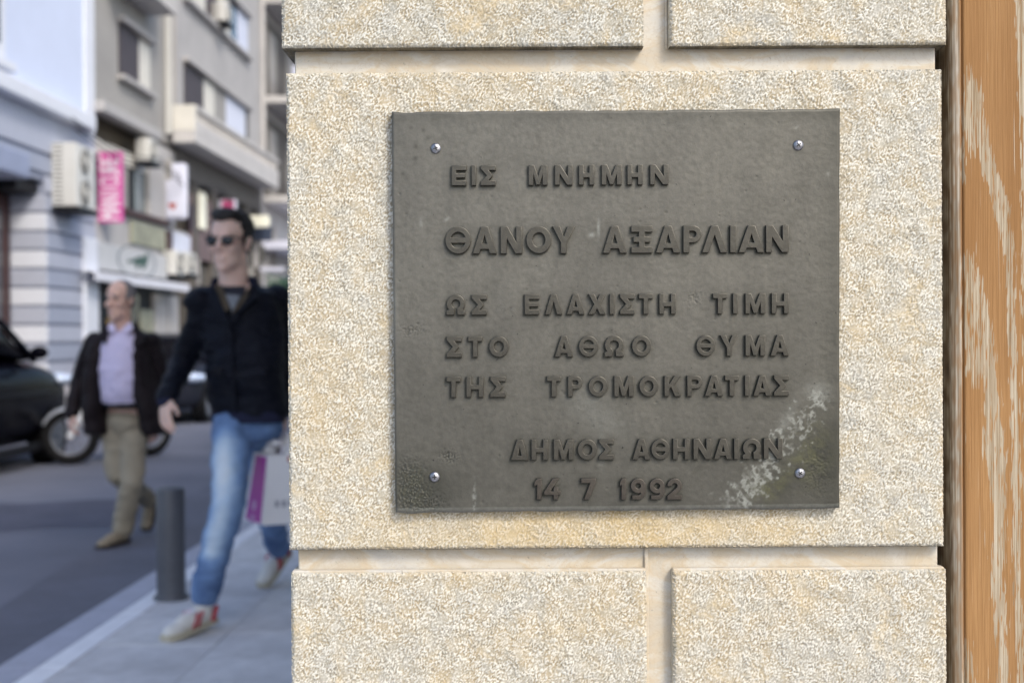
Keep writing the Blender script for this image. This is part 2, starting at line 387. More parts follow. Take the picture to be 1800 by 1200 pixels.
# lime smear from the right edge down to the foot, runs and splashes
nz = band_noise(nr, nc, step, .020, .8, seed=12) * 11
t_ = np.clip(((PXg - 1300) * (1445 - 1300) + (PYg - 885) * (700 - 885)) / ((145) ** 2 + 185 ** 2), 0, 1)
dx = PXg + nz - (1300 + 145 * t_); dy = PYg + nz * .5 - (885 - 185 * t_)
dd = np.sqrt(dx * dx + dy * dy); wd = 16 - 10 * t_
strk = band_noise(nr, nc, step, .012, .7, 3.2, R(38 + 90), 77)
lime = (.62 + .30 * np.clip(strk, -1.2, 1.2)) * np.exp(-(dd / wd) ** 2) * 1.15 + .5 * blob(1360, 800, 14, 8, -.9) + .42 * blob(1385, 740, 10, 26, .5) + .5 * blob(1440, 690, 22, 16)
lime += .55 * np.exp(-((np.abs(dd - 6) + 0 * dd) / 4.0) ** 2) * np.clip(.6 + strk, 0, 1) * (t_ > .02)
lime += .22 * blob(1062, 738, 50, 26, .5) + .2 * blob(1030, 700, 40, 30) + .5 * blob(1058, 790, 6, 26)
lime += .9 * blob(832, 872, 2.2, 24) * (band_noise(nr, nc, step, .006, .5, seed=3) > -.2) + .8 * blob(832, 869, 3.5, 4)
lime += .75 * blob(1052, 400, 2.4, 16) + .8 * blob(1040, 412, 5, 4) + .6 * blob(785, 382, 5, 3, -.6) + .5 * blob(739, 390, 3, 9) + .4 * blob(1456, 308, 3, 5) + .5 * blob(1400, 226, 4, 2, -.7)
lime += .3 * blob(690, 540, 8, 60) + .28 * (V < .012) + .20 * blob(720, 842, 26, 40) * (pits > .4)
grime_shade = .55 * blob(745, 850, 70, 40) + .7 * pd + .45 * blob(1370, 850, 46, 40, -.8) + .5 * blob(1440, 800, 40, 60) + .30 * sstep(880, 897, PYg) + .30 * sstep(.92, 1, U) + .12 * sstep(.6, 1, U)
lum = band_noise(nr, nc, step, .035, .6, seed=14)
grime_shade += .07 * np.clip(lum, 0, 2) + .30 * sstep(520, 900, PYg) + .30 * (1 - sstep(197, 225, PYg)) + .10 * (1 - sstep(197, 330, PYg)) * sstep(.4, 1, U)  # plate darker towards its foot, top edge and right side
for cx, cy in ((722, 222), (744, 226), (752, 240), (731, 254), (730, 275), (708, 302)): grime_shade += .6 * blob(cx, cy, 4, 4)
verd = .32 * blob(1385, 835, 60, 14, -.85) + .40 * blob(1430, 800, 34, 60) + .5 * blob(1345, 860, 30, 20) + .18 * blob(725, 850, 30, 50)
plq = empty('memorial_plaque', (*W(1080, 545, YP)[:2], W(1080, 897, YP).z)); prop(plq, 'large bronze memorial plaque with raised Greek lettering screwed to the stone wall', 'plaque')
O = np.array(plq.location)
me = grid_mesh('plate', P - O, (0, .0095, 0), {'lime': np.clip(lime, 0, 1), 'grime_shade': np.clip(grime_shade, 0, 1), 'verdigris': np.clip(verd, 0, 1)})
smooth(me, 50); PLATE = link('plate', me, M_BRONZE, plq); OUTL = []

# ---- lettering
def arc(cx, cy, rx, ry, a0, a1, n=18):
    return [(cx + rx * math.cos(R(a0 + (a1 - a0) * i / n)), cy + ry * math.sin(R(a0 + (a1 - a0) * i / n))) for i in range(n + 1)]
def glyph(ch, w, h, t):
    c = w / 2; b = 1.12 * t; a = .58 * t
    if ch == 'E': return [[(0, 0), (w, 0), (w, t), (t, t), (t, .5 * h - .45 * t), (.93 * w, .5 * h - .45 * t), (.93 * w, .5 * h + .45 * t), (t, .5 * h + .45 * t), (t, h - t), (w, h - t), (w, h), (0, h)]]
    if ch == 'I': return [[(0, 0), (w, 0), (w, h), (0, h)]]
    if ch == 'S': return [[(0, 0), (w, 0), (w, t), (.50 * w, t), (.80 * w, h / 2), (.50 * w, h - t), (w, h - t), (w, h), (0, h), (0, h - .75 * t), (.42 * w, h / 2), (0, .75 * t)]]
    if ch == 'M': return [[(0, 0), (0, h), (1.2 * t, h), (c, .42 * h), (w - 1.2 * t, h), (w, h), (w, 0), (w - t, 0), (w - t, .60 * h), (c + .4 * t, .02 * h), (c - .4 * t, .02 * h), (t, .60 * h), (t, 0)]]
    if ch == 'N': return [[(0, 0), (0, h), (1.15 * t, h), (w - t, .40 * h), (w - t, h), (w, h), (w, 0), (w - 1.15 * t, 0), (t, .60 * h), (t, 0)]]
    if ch == 'H': return [[(0, 0), (t, 0), (t, .38 * h), (w - t, .38 * h), (w - t, 0), (w, 0), (w, h), (w - t, h), (w - t, .38 * h + t), (t, .38 * h + t), (t, h), (0, h)]]
    if ch in 'OQ':
        L = [arc(c, h / 2, c, h / 2, 0, 360, 40)[:-1]]
        if ch == 'O': L.append(arc(c, h / 2, c - t, h / 2 - t, 0, 360, 32)[:-1])
        else:
            rx, ry = c - .85 * t, h / 2 - .85 * t; g = .45 * t; A = math.degrees(math.asin(g / ry))
            L.append(arc(c, h / 2, rx, ry, A, 180 - A, 16)); L.append(arc(c, h / 2, rx, ry, 180 + A, 360 - A, 16))
        return L
    def inx(y, top): return b + (c - b) * y / top
    if ch == 'A':
        top = h - 1.35 * t; y1 = .17 * h; y2 = y1 + .85 * t
        return [[(0, 0), (b, 0), (inx(y1, top), y1), (w - inx(y1, top), y1), (w - b, 0), (w, 0), (c + a, h), (c - a, h)],
                [(inx(y2, top), y2), (w - inx(y2, top), y2), (c, top)]]
    if ch == 'L': return [[(0, 0), (b, 0), (c, h - 1.5 * t), (w - b, 0), (w, 0), (c + a, h), (c - a, h)]]
    if ch == 'D': return [[(0, 0), (w, 0), (c + a, h), (c - a, h)], [(1.5 * t, .9 * t), (w - 1.5 * t, .9 * t), (c, h - 1.6 * t)]]
    if ch == 'Y': return [[(c - t / 2, 0), (c + t / 2, 0), (c + t / 2, .40 * h), (w, h), (w - 1.2 * t, h), (c, .60 * h), (1.2 * t, h), (0, h), (c - t / 2, .40 * h)]]
    if ch == 'X': return [[(0, 0), (1.25 * t, 0), (c, h / 2 - .85 * t), (w - 1.25 * t, 0), (w, 0), (c + .65 * t, h / 2), (w, h), (w - 1.25 * t, h), (c, h / 2 + .85 * t), (1.25 * t, h), (0, h), (c - .65 * t, h / 2)]]
    if ch == 'T': return [[(c - t / 2, 0), (c + t / 2, 0), (c + t / 2, h - t), (w, h - t), (w, h), (0, h), (0, h - t), (c - t / 2, h - t)]]
    if ch == 'K': return [[(0, 0), (t, 0), (t, .34 * h), (.40 * w, .46 * h), (w - 1.3 * t, 0), (w, 0), (.60 * w, .60 * h), (w, h), (w - 1.35 * t, h), (t, .56 * h), (t, h), (0, h)]]
    if ch == 'P':
        r = .31 * h; ri = r - .85 * t
        return [[(0, 0), (t, 0), (t, h - 2 * r)] + arc(w - r, h - r, r, r, -90, 90, 16) + [(0, h)],
                [(t, h - r - ri)] + arc(w - r, h - r, ri, ri, -90, 90, 12) + [(t, h - r + ri)]]
    if ch == 'Z':   # xi with its upright
        g = .10 * w; return [[(0, 0), (w, 0), (w, t), (c + t / 2, t), (c + t / 2, .5 * h - .45 * t), (w - g, .5 * h - .45 * t), (w - g, .5 * h + .45 * t), (c + t / 2, .5 * h + .45 * t), (c + t / 2, h - t), (w, h - t), (w, h),
                    (0, h), (0, h - t), (c - t / 2, h - t), (c - t / 2, .5 * h + .45 * t), (g, .5 * h + .45 * t), (g, .5 * h - .45 * t), (c - t / 2, .5 * h - .45 * t), (c - t / 2, t), (0, t)]]
    if ch == 'W':   # omega
        cy = .55 * h; rx, ry = c * .97, .45 * h
        return [[(0, 0), (.40 * w, 0)] + arc(c, cy, rx - t, ry - t, 250, -70, 30) + [(.60 * w, 0), (w, 0), (w, .8 * t)] + arc(c, cy, rx, ry, -42, 222, 34) + [(0, .8 * t)]]
    if ch == '1': return [[(w - t, 0), (w, 0), (w, h), (w - .9 * t, h), (0, .82 * h), (0, .64 * h), (w - t, .72 * h)]]
    if ch == '4': y = .22 * h; x = .60 * w; return [[(x, 0), (x + t, 0), (x + t, y), (w, y), (w, y + .8 * t), (x + t, y + .8 * t), (x + t, .58 * h), (x, .58 * h), (x, y + .8 * t), (1.35 * t, y + .8 * t), (.88 * w, h), (.88 * w - 1.3 * t, h), (0, y + .7 * t), (0, y), (x, y)]]
    if ch == '7': return [[(.2 * w, 0), (.2 * w + 1.15 * t, 0), (w, h - t), (w, h), (0, h), (0, h - t), (w - 1.25 * t, h - t)]]
    if ch == '9':
        r = c; cy = h - r; an = math.degrees(math.acos((c - t) / c))
        return [arc(c, cy, r, r, 180, 0, 18) + arc(c, r, r, r, 0, -90, 10) + [(.1 * w, 0), (.1 * w, .9 * t)] + arc(c, r, r - t, r - .9 * t, -90, 0, 8) + arc(c, cy, r, r, -an, -178, 12),
                arc(c, cy, r - t, r - t, 0, 360, 24)[:-1]]
    if ch == '2':
        r = c; cy = h - r
        return [[(0, 0), (w, 0), (w, .9 * t), (1.75 * t, .9 * t)] + arc(c, cy, r, r, -40, 180, 22) + arc(c, cy, r - t, r - t, 180, -38, 16) + [(0, .8 * t)]]
def letter(ch, x0, x1, yt, yb, mat, part=None):
    px = .5 * (x0 + x1); s_ = YP / FPX
    w_, h_ = (x1 - x0 - 1) * s_, (yb - yt) * s_; t_ = {'b': .0044}.get(part, .0060 if yb - yt > 42 else .0046)
    cu = bpy.data.curves.new('c', 'CURVE'); cu.dimensions = '2D'; cu.fill_mode = 'BOTH'
    for poly in glyph(ch, w_, h_, t_):
        sp = cu.splines.new('POLY'); sp.points.add(len(poly) - 1)
        for p, q in zip(sp.points, poly): p.co = (q[0] - w_ / 2, q[1], 0, 1)
        sp.use_cyclic_u = True
    cu.extrude = .0026; cu.bevel_depth = .0006; cu.bevel_resolution = 1; cu.offset = -.0003
    o = bpy.data.objects.new('c', cu); COL.objects.link(o)
    dg = bpy.context.evaluated_depsgraph_get(); me = bpy.data.meshes.new_from_object(o.evaluated_get(dg))
    bpy.data.objects.remove(o); bpy.data.curves.remove(cu)
    me.name = 'letter'; smooth(me, 40); me.materials.clear()
    for poly in glyph(ch, w_, h_, t_):
        for a_, b_ in zip(poly, poly[1:] + poly[:1]):
            n_ = max(1, int(math.hypot(a_[0] - b_[0], a_[1] - b_[1]) / .0010)); p_ = W(px, yb, YP)
            for k in range(n_):
                f_ = k / n_; OUTL.append((p_.x + a_[0] + (b_[0] - a_[0]) * f_ - w_ / 2, p_.z + a_[1] + (b_[1] - a_[1]) * f_))
    o = link('letter', me, mat, plq); p = W(px, yb, YP)
    o.rotation_euler = (R(90), R(.35) + random.uniform(-.004, .004), 0)
    o.location = Vector((p.x, YP - .0016, p.z)) - plq.location
    return o
# (glyph, left, right) in photograph pixels; yt/yb at the left end, falling away by `sl` towards the right
LINES = [
 (292.5, 326.5, [('E', 794, 820), ('I', 829, 837), ('S', 845, 871.5), ('M', 929, 962), ('N', 975, 1006), ('H', 1017, 1044), ('M', 1057, 1092), ('H', 1102, 1129), ('N', 1142, 1174)]),
 (399.5, 446, [('Q', 783, 828), ('A', 831, 873), ('N', 880, 918), ('O', 925, 969), ('Y', 971, 1010), ('A', 1059, 1101), ('Z', 1109, 1146), ('A', 1152, 1195), ('P', 1200, 1232), ('L', 1233, 1277), ('I', 1282, 1293), ('A', 1297, 1342), ('N', 1345, 1385)]),
 (518.5, 553, [('W', 785, 818), ('S', 829, 856), ('E', 922, 948), ('L', 958, 988), ('A', 996, 1027), ('X', 1034, 1064), ('I', 1071, 1079.5), ('S', 1089, 1115), ('T', 1122, 1147), ('H', 1158, 1187), ('T', 1252, 1277), ('I', 1287, 1296), ('M', 1309, 1344), ('H', 1355, 1385)]),
 (591.5, 627, [('S', 785, 812), ('T', 823, 848), ('O', 860, 894), ('A', 975, 1007), ('Q', 1017, 1051), ('W', 1062, 1096), ('O', 1110, 1144), ('Q', 1223, 1256), ('Y', 1265, 1296), ('M', 1309, 1343.5), ('A', 1353, 1385.5)]),
 (662, 697, [('T', 785, 810), ('H', 820, 850), ('S', 862, 889), ('T', 961, 986), ('P', 998, 1023.5), ('O', 1034, 1068), ('M', 1079, 1113), ('O', 1123, 1156), ('K', 1167, 1196), ('P', 1207, 1234), ('A', 1238, 1270), ('T', 1273, 1297.5), ('I', 1308, 1316.5), ('A', 1323, 1354), ('S', 1359, 1385.5)]),
 (772.5, 807.5, [('D', 898, 929), ('H', 934, 963), ('M', 973, 1007.5), ('O', 1015, 1049), ('S', 1052.5, 1078.5), ('A', 1111, 1142.5), ('Q', 1144, 1176.5), ('H', 1182, 1211), ('N', 1218, 1249), ('A', 1254, 1285.5), ('I', 1289, 1297.5), ('W', 1304, 1337), ('N', 1341, 1374)]),
]
for yt, yb, L in LINES:
    for ch, x0, x1 in L:
        d = -.0045 * (x0 - 790); letter(ch, x0, x1, yt + d, yb + d, M_LETTER)
for ch, x0, x1 in (('1', 939, 952), ('4', 956, 985), ('7', 1021, 1047), ('1', 1089, 1100), ('9', 1108, 1134), ('9', 1141, 1167.5), ('2', 1172, 1198)):
    letter(ch, x0, x1, 840, 876, M_DATE, 'b')
# settled dirt and the letters' shadow, painted to their lower left
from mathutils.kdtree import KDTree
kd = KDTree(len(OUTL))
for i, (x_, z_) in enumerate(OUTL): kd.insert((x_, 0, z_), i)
kd.balance(); pm = PLATE.data; co = verts_np(pm) + O; g_ = np.empty(len(co), np.float32); pm.attributes['grime_shade'].data.foreach_get('value', g_)
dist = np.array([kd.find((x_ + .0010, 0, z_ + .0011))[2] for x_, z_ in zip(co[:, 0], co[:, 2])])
g_ = np.clip(g_ + .90 * np.exp(-(dist / .0013) ** 2) + .10 * np.exp(-(dist / .008) ** 2), 0, 1); pm.attributes['grime_shade'].data.foreach_set('value', g_.astype(np.float32))
# ---- four cross-headed screws
for i, (px, py, an, lb) in enumerate(((766, 261, 20, 'upper left'), (1403, 255.5, 35, 'upper right'), (764, 837.5, 2, 'lower left'), (1406, 831, 58, 'lower right'))):
    p = W(px, py, YP)
    bm = bmesh.new(); r = .0056; rows = []
    for k in range(9):
        th = R(90 * k / 8); rows.append((Vector((0, 0, .0031 * math.sin(th))), max(r * math.cos(th), 1e-4), max(r * math.cos(th), 1e-4)))
    loft(bm, rows, 32)
    sc = link('screw', bm_mesh('screw', bm, 60), M_SCREW, plq); sc.rotation_euler = (R(90), 0, 0)
    sc.location = Vector((p.x, YP - .0003, p.z)) - plq.location
    for q in (0, 90):
        bm = bmesh.new(); bbox(bm, (-.0025, -.00055, .0022), (.0025, .00055, .00335), .0002, 1)
        s2 = link('recess', bm_mesh('recess', bm), M_DARK, sc); s2.rotation_euler = (0, 0, R(an + q))
        s2.location.z = .00002 * (q > 0)

# ================================================================ DOOR FRAME
x0 = W(1671, 560, YW + .03).x
df = empty('door_frame', (x0, YW + .02, 0)); prop(df, 'weathered orange oak door jamb with grey bleached grain right of the stone wall', 'door frame')
prof = []                       # (x, y) cross-section, from the dark back edge round the nosing to the flat front
for k in range(6): prof.append((0, .10 - .014 * k))
for k in range(13):
    th = R(90 * k / 12); prof.append((.0105 * (1 - math.cos(th)), .018 - .0135 * math.sin(th)))
prof += [(.0112, .0058), (.0118, .0062), (.0126, .0042), (.0135, .0030)]
xx = .0145
while xx < .150: prof.append((xx, .0028)); xx += .0008
prof += [(.152, .0045), (.153, .012), (.153, .03)]
prof = np.array(prof); zz = np.arange(.0, 2.5, .004)
zf = np.concatenate([np.arange(0, .85, .02), np.arange(.85, 1.75, .0025), np.arange(1.75, 2.6, .02)])
nr, nc = len(zf), len(prof)
Pg = np.zeros((nr, nc, 3)); Pg[..., 0] = prof[None, :, 0]; Pg[..., 1] = prof[None, :, 1]; Pg[..., 2] = zf[:, None]
PXX = 1671 + 10 + (Pg[..., 0] - .006) * 1632 + 2; PYY = 590 - (Pg[..., 2] - 1.30) * 1632
rgn = band_noise(nr, nc, .0025, .05, .6, .25, 0, 4) * 1.6
def strip(pts, soft=7):
    pts = np.array(pts, float); l = np.interp(PYY, pts[:, 0], pts[:, 1]); r_ = np.interp(PYY, pts[:, 0], pts[:, 2])
    inside = sstep(-soft, soft, PXX + rgn * 1.3 - l) * (1 - sstep(-soft, soft, PXX + rgn * 1.3 - r_))
    return inside * sstep(pts[0, 0] - 25, pts[0, 0] + 30, PYY) * (1 - sstep(pts[-1, 0] - 30, pts[-1, 0] + 25, PYY))
bl = strip([(130, 1702, 1712), (165, 1696, 1724), (200, 1693, 1728), (240, 1694, 1735), (262, 1694, 1737)])
bl = np.maximum(bl, strip([(235, 1714, 1736), (300, 1727, 1750), (350, 1745, 1770), (400, 1754, 1778), (450, 1766, 1782), (520, 1770, 1782), (600, 1771, 1784), (700, 1777, 1789), (800, 1776, 1790), (900, 1779, 1792), (1000, 1778, 1791), (1100, 1781, 1794), (1200, 1786, 1797), (1400, 1790, 1802)], 3))
bl = np.maximum(bl, strip([(230, 1691, 1697), (300, 1690, 1695), (330, 1690, 1693)], 3))
bl = np.maximum(bl, .85 * strip([(440, 1694, 1703), (500, 1692, 1722), (560, 1690, 1740), (610, 1690, 1747), (650, 1696, 1744), (672, 1703, 1722)]))
bl = np.maximum(bl, strip([(610, 1722, 1746), (680, 1728, 1752), (740, 1729, 1758), (800, 1728, 1766), (860, 1738, 1765), (940, 1745, 1765), (1030, 1739, 1760), (1100, 1744, 1766), (1200, 1750, 1769), (1500, 1752, 1770)], 4))
bl = np.maximum(bl, .8 * strip([(1150, 1694, 1702), (1180, 1690, 1708), (1230, 1690, 1712), (1400, 1690, 1716)]))
bl = np.maximum(bl, strip([(-300, 1786, 1800), (0, 1786, 1805), (120, 1790, 1806), (190, 1793, 1806), (240, 1797, 1808), (500, 1797, 1812), (1000, 1799, 1810), (1400, 1798, 1806)], 3))
bl = np.maximum(bl, strip([(-700, 1700, 1725), (-300, 1705, 1740), (-150, 1720, 1745)]))
bl = np.maximum(bl, .8 * np.clip(band_noise(nr, nc, .0025, .05, .6, .12, 0, 8) - .9, 0, 1) * (PXX > 1812))
fib = band_noise(nr, nc, .0025, .055, .7, .09, 0, 15); fib2 = band_noise(nr, nc, .0025, .10, .6, .08, 0, 16)
soft = np.clip(bl, 0, 1)
bl = np.clip(soft * (1 + .42 * fib + .30 * fib2) + .22 * (fib + fib2) * (soft > .02) * (soft < .6), 0, 1.3)
bl = np.maximum(bl, .55 * np.clip(fib2 * 1.0 - 1.9, 0, 1))
grey = (1 - sstep(1686, 1691, PXX)) * (.75 + .25 * np.tanh(rgn))
me = grid_mesh('jamb', Pg, None, {'gap_shade': 1 - sstep(1669, 1679, PXX + .4 * rgn), 'bleach': bl, 'grey': np.clip(grey, 0, 1)}); smooth(me, 60)
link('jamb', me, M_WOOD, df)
M_GAP = simple('gap_black', (.012, .011, .010), .9)  # black backing: shade of the open gap put into its colour
bm = bmesh.new(); bbox(bm, (-.030, .075, 0), (.15, .115, 2.6)); link('gap_shade_backing', bm_mesh('gap_shade_backing', bm), M_GAP, df)
dr = empty('door', (x0 + .155, YW + .05, 0)); prop(dr, 'oak panelled door leaf beside the weathered jamb', 'door')
for nm, lo, hi in (('leaf', (0, .02, .01), (.9, .06, 2.5)), ('panel', (.12, .005, .25), (.78, .0195, 1.1)), ('panel', (.12, .005, 1.3), (.78, .0195, 2.3))):
    bm = bmesh.new(); bbox(bm, lo, hi, .004); me = bm_mesh(nm, bm)
    n_ = len(me.vertices); add_attr(me, 'bleach', np.zeros(n_)); add_attr(me, 'grey', np.zeros(n_)); add_attr(me, 'gap_shade', np.zeros(n_)); link(nm, me, M_WOOD, dr)
#---BACKGROUND---
# ================================================================ STREET (t = metres left of the camera line, s = metres up the street)
CT, ST = math.cos(THETA), math.sin(THETA)
def SP(t, s, z=0.0): return Vector((-t * CT + s * ST, t * ST + s * CT, z))
def F(px, py, t):                       # (s, z) of a photograph point on the vertical plane t
    d = ray(px, py); k = t / (-d.x * CT + d.y * ST); return k * (d.x * ST + d.y * CT), CAMZ + k * d.z
def FS(px, py, s):                      # (t, z) of a photograph point on the cross plane s
    d = ray(px, py); k = s / (d.x * ST + d.y * CT); return k * (-d.x * CT + d.y * ST), CAMZ + k * d.z
class Thing:
    def __init__(q, name, label, cat, t, s, z=0, group=None, rz=0):
        q.o = prop(empty(name, SP(t, s, z), -THETA + rz), label, cat, group); q.t, q.s, q.z = t, s, z
    def box(q, part, mat, t, s, z, bev=0, parent=None, label=None):
        bm = bmesh.new(); bbox(bm, (-(max(t) - q.t), min(s) - q.s, min(z) - q.z), (-(min(t) - q.t), max(s) - q.s, max(z) - q.z), bev)
        o = link(part, bm_mesh(part, bm), mat, parent or q.o)
        if label: o['label'] = label
        return o
    def bm(q, part, bm, mat, sm=40, parent=None):
        return link(part, bm_mesh(part, bm, sm), mat, parent or q.o)
    def L(q, t, s, z): return Vector((-(t - q.t), s - q.s, z - q.z))
ROADZ = -.10
# ---- ground sheets
M_ASPH = NT('asphalt')
n = M_ASPH.noise(.55, 4, .6); n2 = M_ASPH.noise(70, 3, .7)
M_ASPH.col(M_ASPH.mix(M_ASPH.ramp(n2, [(.3, .35), (.75, 0)]), M_ASPH.ramp(n, [(.35, (.150, .160, .205)), (.65, (.225, .237, .295))]), (.05, .05, .06)))
M_ASPH.set('Roughness', .75); M_ASPH.set('Normal', M_ASPH.bump(n2, .5, .01)); M_ASPH = M_ASPH.m
M_PATCH = simple('asphalt_repair', (.082, .088, .125), .7, .25, 2.2, bump=.5, bscale=80)
M_BAND = simple('asphalt_band', (.125, .132, .170), .7, .2, 1.5, bump=.5, bscale=80)
M_PAVE = [simple('paving_stone', c, .7, .30, 1.3, bump=.3, bscale=50) for c in ((.66, .66, .69), (.62, .62, .65), (.69, .69, .71))]
M_BED = simple('paving_bed', (.13, .13, .14), .9)
M_KERB = simple('kerb_granite', (.42, .44, .53), .7, .2, 5)
M_EDGE = simple('pale_marble_edging', (.85, .87, .93), .6, .12, 6)
def sheet(name, pts, mat, z):
    bm = bmesh.new(); vs = [bm.verts.new((p[0], p[1], z)) for p in pts]; bm.faces.new(vs); bmesh.ops.recalc_face_normals(bm, faces=bm.faces)
    if bm.faces[:][0].normal.z < 0: bmesh.ops.reverse_faces(bm, faces=bm.faces)
    return prop(link(name, bm_mesh(name, bm), mat), kind='structure')
sheet('ground', [(-900, -900), (900, -900), (900, 900), (-900, 900)], M_BED, ROADZ - .012)
sheet('road', [SP(7.35, -40), SP(2.12, -40), SP(2.12, 160), SP(7.35, 160)], M_ASPH, ROADZ)
def wobbly(n, f): return [f(i / n) for i in range(n)]
pc = G(95, 905, ROADZ)
sheet('asphalt_patch', wobbly(60, lambda u: (pc.x - .55 + (1.55 + .16 * math.sin(9 * u * 6.283 + 1)) * math.cos(u * 6.283), pc.y - .1 + (.95 + .12 * math.sin(7 * u * 6.283)) * math.sin(u * 6.283) + .25 * math.cos(u * 6.283))), M_PATCH, ROADZ + .004)
p1, p2 = G(0, 1068, ROADZ), G(190, 946, ROADZ); dv = (p2 - p1) / (p2 - p1).length
pa, pb = p1 - dv * 6, p2 + dv * .3
sheet('asphalt_band', [pa, pb, SP(3.2, 14, 0), SP(2.25, 14, 0), SP(2.25, -6, 0)], M_BAND, ROADZ + .0045)
pave = sheet('pavement', [SP(2.16, -12), SP(-7, -12), SP(-7, 90), SP(2.16, 90)], M_BED, -.012)
bmb = bmesh.new(); bbox(bmb, (0, 0, 0), (.4975, .4975, .028), .002, 1); slab_me = []
for m_ in M_PAVE:
    b2 = bmb.copy(); me = bm_mesh('paving_slab', b2); me.materials.append(m_); slab_me.append(me)
bmb.free()
for i in range(-1, 44):
    for j in range(10):
        t = 1.886 - .5 * (j + 1)
        if j >= 4 and i > 1: continue
        if j >= 8 and i > 1: continue
        o = bpy.data.objects.new('paving_slab', random.choice(slab_me)); COL.objects.link(o); o.parent = pave
        s_ = i * .5 + (.25 if j % 2 else 0)
        o.location = SP(t + .4975, s_, -.028 + random.uniform(-.0015, .0015)); o.rotation_euler = (0, 0, -THETA)
bm = bmesh.new(); bbox(bm, (0, 0, -.09), (.16, .992, 0), .008); ke = bm_mesh('kerb_stone', bm); ke.materials.append(M_KERB)
bm = bmesh.new(); bbox(bm, (0, 0, -.03), (.112, .985, .002), .004, 1); ed = bm_mesh('edging_stone', bm); ed.materials.append(M_EDGE)
for i in range(-3, 45):
    for me, t in ((ke, 2.165), (ed, 2.0)):
        o = bpy.data.objects.new(me.name.split('.')[0], me); COL.objects.link(o); o.parent = pave; o.location = SP(t, i * 1.0 + .15, 0); o.rotation_euler = (0, 0, -THETA)
far = sheet('far_pavement', [SP(12.5, -40), SP(7.30, -40), SP(7.30, 160), SP(12.5, 160)], M_PAVE[0], .012)
for i in range(4, 50):
    o = bpy.data.objects.new('kerb_stone', ke); COL.objects.link(o); o.parent = far; o.location = SP(7.44, i * 1.0, .016); o.rotation_euler = (0, 0, -THETA)

# ---- materials for the far side
M_BLUE = simple('pale_blue_plaster', (.60, .67, .84), .85, .05, 1.5)
M_WHITE = simple('white_trim', (.70, .73, .80), .7, .06)
M_RUST = simple('pale_blue_grey_stone', (.43, .46, .55), .8, .06)
M_RUSTB = simple('blue_grey_course', (.34, .375, .47), .8, .06)
M_RUSTD = simple('blue_grey_groove', (.30, .33, .42), .85, .06)
M_PLINTH = simple('plinth_marble', (.60, .59, .62), .6, .12)
M_BLUEGREY = simple('blue_grey_lintel', (.30, .34, .47), .6, .1)
M_BROWN = simple('dark_red_brown_wood', (.05, .016, .014), .5, .2)
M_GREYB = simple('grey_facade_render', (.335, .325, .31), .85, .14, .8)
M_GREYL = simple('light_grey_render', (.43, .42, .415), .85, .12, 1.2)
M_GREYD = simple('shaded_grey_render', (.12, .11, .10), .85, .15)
M_SHUT = simple('brown_shutter', (.060, .045, .050), .6, .15)
M_CREAM = simple('cream_paint', (.68, .66, .60), .7, .08)
M_AC = simple('aged_white_metal', (.62, .62, .59), .5, .06)
M_ACD = simple('dark_grille', (.09, .09, .085), .6)
M_BLACK = simple('black_steel', (.008, .008, .011), .6, spec=.25)
M_GLASS = simple('window_glass', (.05, .06, .065), .08, .1, spec=.8)
M_GLASSG = simple('green_glass', (.17, .20, .20), .15, .25, .9)
M_PINK = simple('pink_plastic', (.62, .085, .34), .4, .04)
M_MAG = simple('magenta_card', (.44, .035, .36), .4, .04)
M_LETW = simple('white_vinyl', (.85, .78, .86), .4, .02)
M_CARD = simple('white_card', (.84, .82, .83), .5, .03)
M_SIGNW = simple('white_sign', (.68, .70, .82), .4, .04)
M_RED = simple('red_vinyl', (.42, .09, .07), .5)
M_SHOPW = simple('shop_fascia', (.50, .51, .52), .6, .06)
M_GREEN = simple('dark_green_vinyl', (.012, .06, .045), .4)
M_AWN = simple('pale_awning', (.70, .71, .77), .6, .05)
M_OCHRE = simple('ochre_goods', (.30, .20, .07), .7, .3, 6)
M_OLIVE = simple('poster_print', (.30, .30, .22), .5, .45, 2.5)
M_MAUVE = simple('mauve_brown_panel', (.17, .12, .12), .7, .3, 1.5)
M_PURP = simple('dark_purple_panel', (.045, .025, .04), .6)
M_CONC = simple('balcony_concrete', (.55, .535, .52), .85, .12, 2)
M_NEON = simple('lit_display', (.6, .6, .5), .4, emit=(1, .95, .78), estr=.22)
M_NEONP = simple('pink_lit_letters', (.40, .06, .16), .4, emit=(.8, .15, .35), estr=.10)
M_LEAF = simple('leaf_green', (.03, .08, .045), .6, .4, 5)
T = 8.2

# ---- pale blue building
b = Thing('blue_building', 'pale blue building with white cornice and banded ground floor at the left edge', 'building', T, 16)
sE = F(163, 300, T)[0]; zc = F(60, 192, T)[1]
b.box('upper_wall', M_BLUE, (T, T + 7), (12, sE - .45), (zc, 14))
b.box('corner_strip', M_WHITE, (T - .05, T + 3), (sE - .45, sE), (zc, 14))
b.box('cornice', M_WHITE, (T - .28, T + .5), (12, F(170, 250, T - .28)[0]), (zc - .02, zc + .24), .03)
b.box('frieze', M_RUST, (T - .05, T + .5), (12, sE - .02), (zc - .65, zc - .021))
b.box('lower_wall', M_RUSTD, (T, T + 7), (F(78, 400, T)[0], sE), (0, zc - .651))
sD = F(78, 400, T)[0]; zo = F(78, 318, T)[1]; DEEP = .56
zz_ = .62; k = 0
while zz_ < zc - .70:
    hh = .27; z1_ = min(zz_ + hh, zc - .655)
    mt_ = M_RUST if k % 2 == 0 else M_RUSTB
    b.box('stone_course', mt_, (T - .05, T - .001), (sD if zz_ < zo else 12, sE), (zz_, z1_), .012)
    if z1_ < zo + .05: b.box('stone_course', M_WHITE if k % 2 == 0 else M_RUST, (T - .049, T + DEEP), (sD - .03, sD - .001), (zz_, z1_), .012)
    zz_ += hh + .04; k += 1
